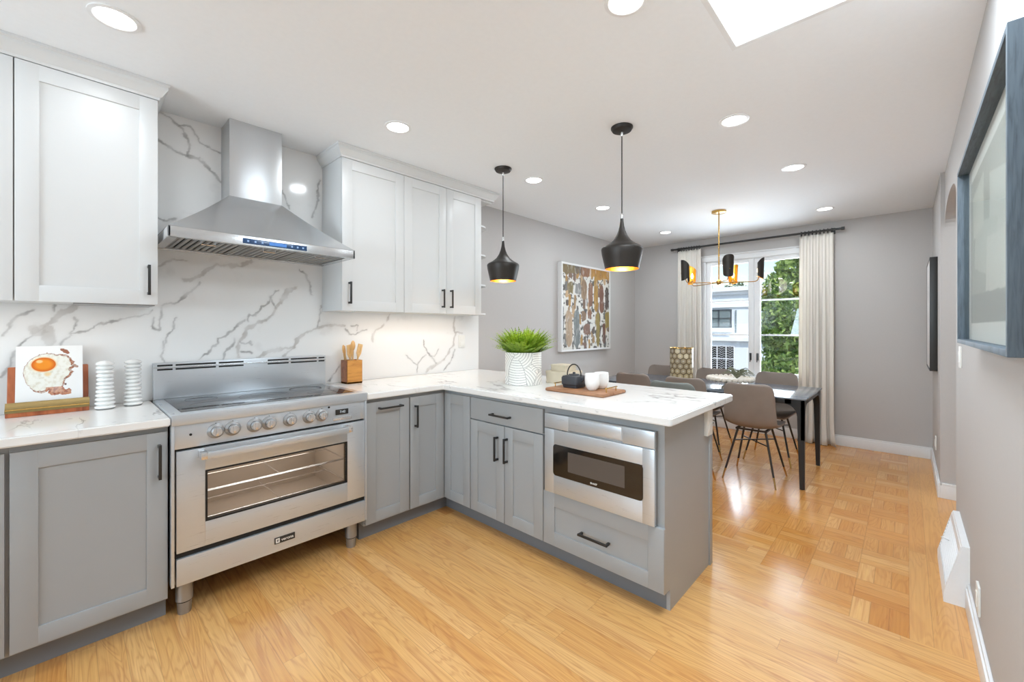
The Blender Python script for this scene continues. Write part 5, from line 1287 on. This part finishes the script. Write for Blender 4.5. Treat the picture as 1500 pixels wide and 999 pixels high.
# ---------------------------------------------------------------- outside the dining window
M['facade'] = paint('pale_blue_white_stucco', lin(236, 242, 250), .8, .1, 5)
M['facade_trim'] = paint('white_house_trim', lin(246, 248, 252), .7)
M['hglass'] = paint('dim_house_glass', lin(120, 134, 138), .2)
M['asphalt'] = paint('street_asphalt', lin(120, 120, 122), .9)
M['ironwork'] = paint('dark_iron_grille', lin(60, 70, 78), .6)
g_ = MB(); g_.box(6.1, 60, -30, 40, -3.4, -3.2); struct('ground', g_, 'asphalt')
HX = 22.0
Hs = thing('house', 'pale blue-white house across the street, seen through the left window sash', 'house', (HX, 6, -3.2))
b = MB(); b.box(HX, HX+8, 3.2, 14, -3.2, 3.10); part('wall', b, 'facade', Hs)
b = MB(); b.box(HX-.25, HX+8, 3.0, 14.2, 3.06, 3.26); b.box(HX-.12, HX, 3.1, 14.1, 2.90, 3.06); part('cornice', b, 'facade_trim', Hs)
b = MB(); b.box(HX-.08, HX, 3.2, 14, 2.29, 2.35); part('ledge', b, 'facade_trim', Hs)
b = MB(); b.box(HX-.22, HX, 3.2, 14, .67, .86); part('band_course', b, 'facade_trim', Hs)
for yc in (6.72, 10.2):
    b = MB(); 
    for (a, c_, z0, z1) in ((yc-.58, yc-.53, 1.30, 2.20), (yc+.53, yc+.58, 1.30, 2.20), (yc-.03, yc+.03, 1.30, 2.20), (yc-.58, yc+.58, 2.15, 2.20), (yc-.58, yc+.58, 1.30, 1.36), (yc-.58, yc+.58, 1.76, 1.79)): b.box(HX-.07, HX, a, c_, z0, z1)
    hw = part('window_frame', b, 'ironwork', Hs)
    b = MB(); b.box(HX-.03, HX-.01, yc-.55, yc+.55, 1.33, 2.18); part('pane', b, 'hglass', hw)
    b = MB(); b.box(HX-.25, HX, yc-.60, yc+.60, 1.09, 1.30); part('window_box', b, 'facade', Hs)
    b = MB()
    for k in range(14): b.box(HX-.06, HX-.02, yc-.80, yc-.73, 1.08+k*.078, 1.13+k*.078)
    part('vent_strip', b, 'hglass', Hs)
b = MB(); b.box(HX-.03, HX-.01, 6.02, 7.30, -2.2, .44); part('dark_doorway', b, 'dark', Hs)
b = MB(); y0, y1 = 6.02, 7.30
for y in (y0, (y0*.72+y1*.28), (y0*.4+y1*.6), y1): b.box(HX-.09, HX-.05, y-.018, y+.018, -2.2, .44)
for z in (-.20, .42, -1.0): b.box(HX-.09, HX-.05, y0, y1, z-.018, z+.018)
for i, (ya, yb2) in enumerate(((6.02, 6.378), (6.378, 6.788), (6.788, 7.30))):
    ym = (ya+yb2)/2
    for k in range(22):
        z = -2.0 + k*.11
        for sg in (-1, 1): b.tube([(HX-.07, ym, z), (HX-.07, ym+sg*(yb2-ya)*.25, z+.09), (HX-.07, ym+sg*(yb2-ya)*.48, z+.05)], .008, 4)
part('gate_grille', b, 'facade_trim', Hs)
M['leaf'] = NT('tree_leaf'); _m = M['leaf']; at = _m.n('ShaderNodeAttribute', attribute_name='Col'); pb = _m.pbr(Base_Color=at.outputs['Color'], Roughness=.5)
tl_ = _m.n('ShaderNodeBsdfTranslucent'); _m.t.links.new(at.outputs['Color'], tl_.inputs[0]); mx = _m.n('ShaderNodeMixShader'); mx.inputs[0].default_value = .35
_m.t.links.new(pb.outputs[0], mx.inputs[1]); _m.t.links.new(tl_.outputs[0], mx.inputs[2]); _m.t.links.new(mx.outputs[0], _m.out.inputs[0]); M['leaf'] = _m.m
M['bark'] = paint('brown_bark', lin(96, 80, 64), .9, .5, 20, .3)
def tree(label, blobs, trunk, nleaf, size, seed, ca, cb, group=None):
    t = thing('street_tree', label, 'tree', trunk[0], group); rs = np.random.RandomState(seed); Q = []; CC = []
    vol = np.array([b_[3]**2 for b_ in blobs]); vol = vol/vol.sum(); pick = rs.choice(len(blobs), nleaf, p=vol)
    d = rs.normal(size=(nleaf, 3)); d /= np.linalg.norm(d, axis=1)[:, None]; rad = rs.uniform(.72, 1.04, nleaf)
    B_ = np.array(blobs)[pick]; ctr = B_[:, :3] + d*(rad*B_[:, 3])[:, None]*np.array([1, 1, .85])
    u_ = rs.normal(size=(nleaf, 3)); u_ /= np.linalg.norm(u_, axis=1)[:, None]; v_ = np.cross(u_, rs.normal(size=(nleaf, 3))); v_ /= np.linalg.norm(v_, axis=1)[:, None]
    s1 = size*rs.uniform(.6, 1.3, nleaf)[:, None]; Qa = np.stack([ctr-u_*s1, ctr-v_*s1*.4, ctr+u_*s1, ctr+v_*s1*.4], 1)
    k = rs.rand(nleaf)[:, None]; cols = np.array(ca)*(1-k) + np.array(cb)*k
    leaf_mesh('foliage', Qa, cols, 'leaf', t, trunk[0])
    b = MB(); b.tube([trunk[0]] + list(trunk[1:]), [.16, .13, .09, .05][:len(trunk)], 10); part('trunk', b, 'bark', t)
rs = random.Random(5); bl = [(12.2, 1.0, -.9, 1.55), (12.0, 1.6, .0, 1.15), (12.2, .6, 1.4, 1.5), (12.1, 1.55, 1.35, 1.05), (12.3, .9, 2.5, 1.0), (12.0, 1.35, 2.45, .62), (12.1, 2.1, .75, .55), (12.0, 2.05, 1.75, .55), (12.0, 2.05, -.5, .65), (12.3, -.6, .8, 1.5), (12.0, 1.75, 2.2, .4), (12.0, 2.0, 2.6, .42), (12.1, 1.6, 3.0, .5), (12.0, 2.35, 1.9, .36), (12.1, 1.2, 3.3, .6), (12.0, 1.7, .6, .8), (12.0, 1.5, -.4, .8), (12.1, 1.1, .3, .9), (12.0, 2.3, .1, .5), (12.0, 2.35, 1.2, .42), (12.0, 2.15, 2.3, .48), (12.0, 2.4, 1.6, .45), (12.0, 1.9, 2.75, .42)]
tree('dense bushy green tree filling the right window sash', bl, [(12.3, .8, -3.2), (12.3, .8, -1.5), (12.2, .9, .5), (12.2, .9, 2.0)], 52000, .08, 2, lin(88, 128, 52), lin(190, 214, 120))
bl = [(34, 8.5+i*.75, 3.6+.45*math.sin(i*1.9), .85) for i in range(-2, 9)]
tree('dark tree line on the hill above the roof of the house', bl, [(34, 9, -3.2), (34, 9, 1), (34, 9, 3)], 5000, .12, 4, lin(60, 84, 58), lin(104, 128, 88))
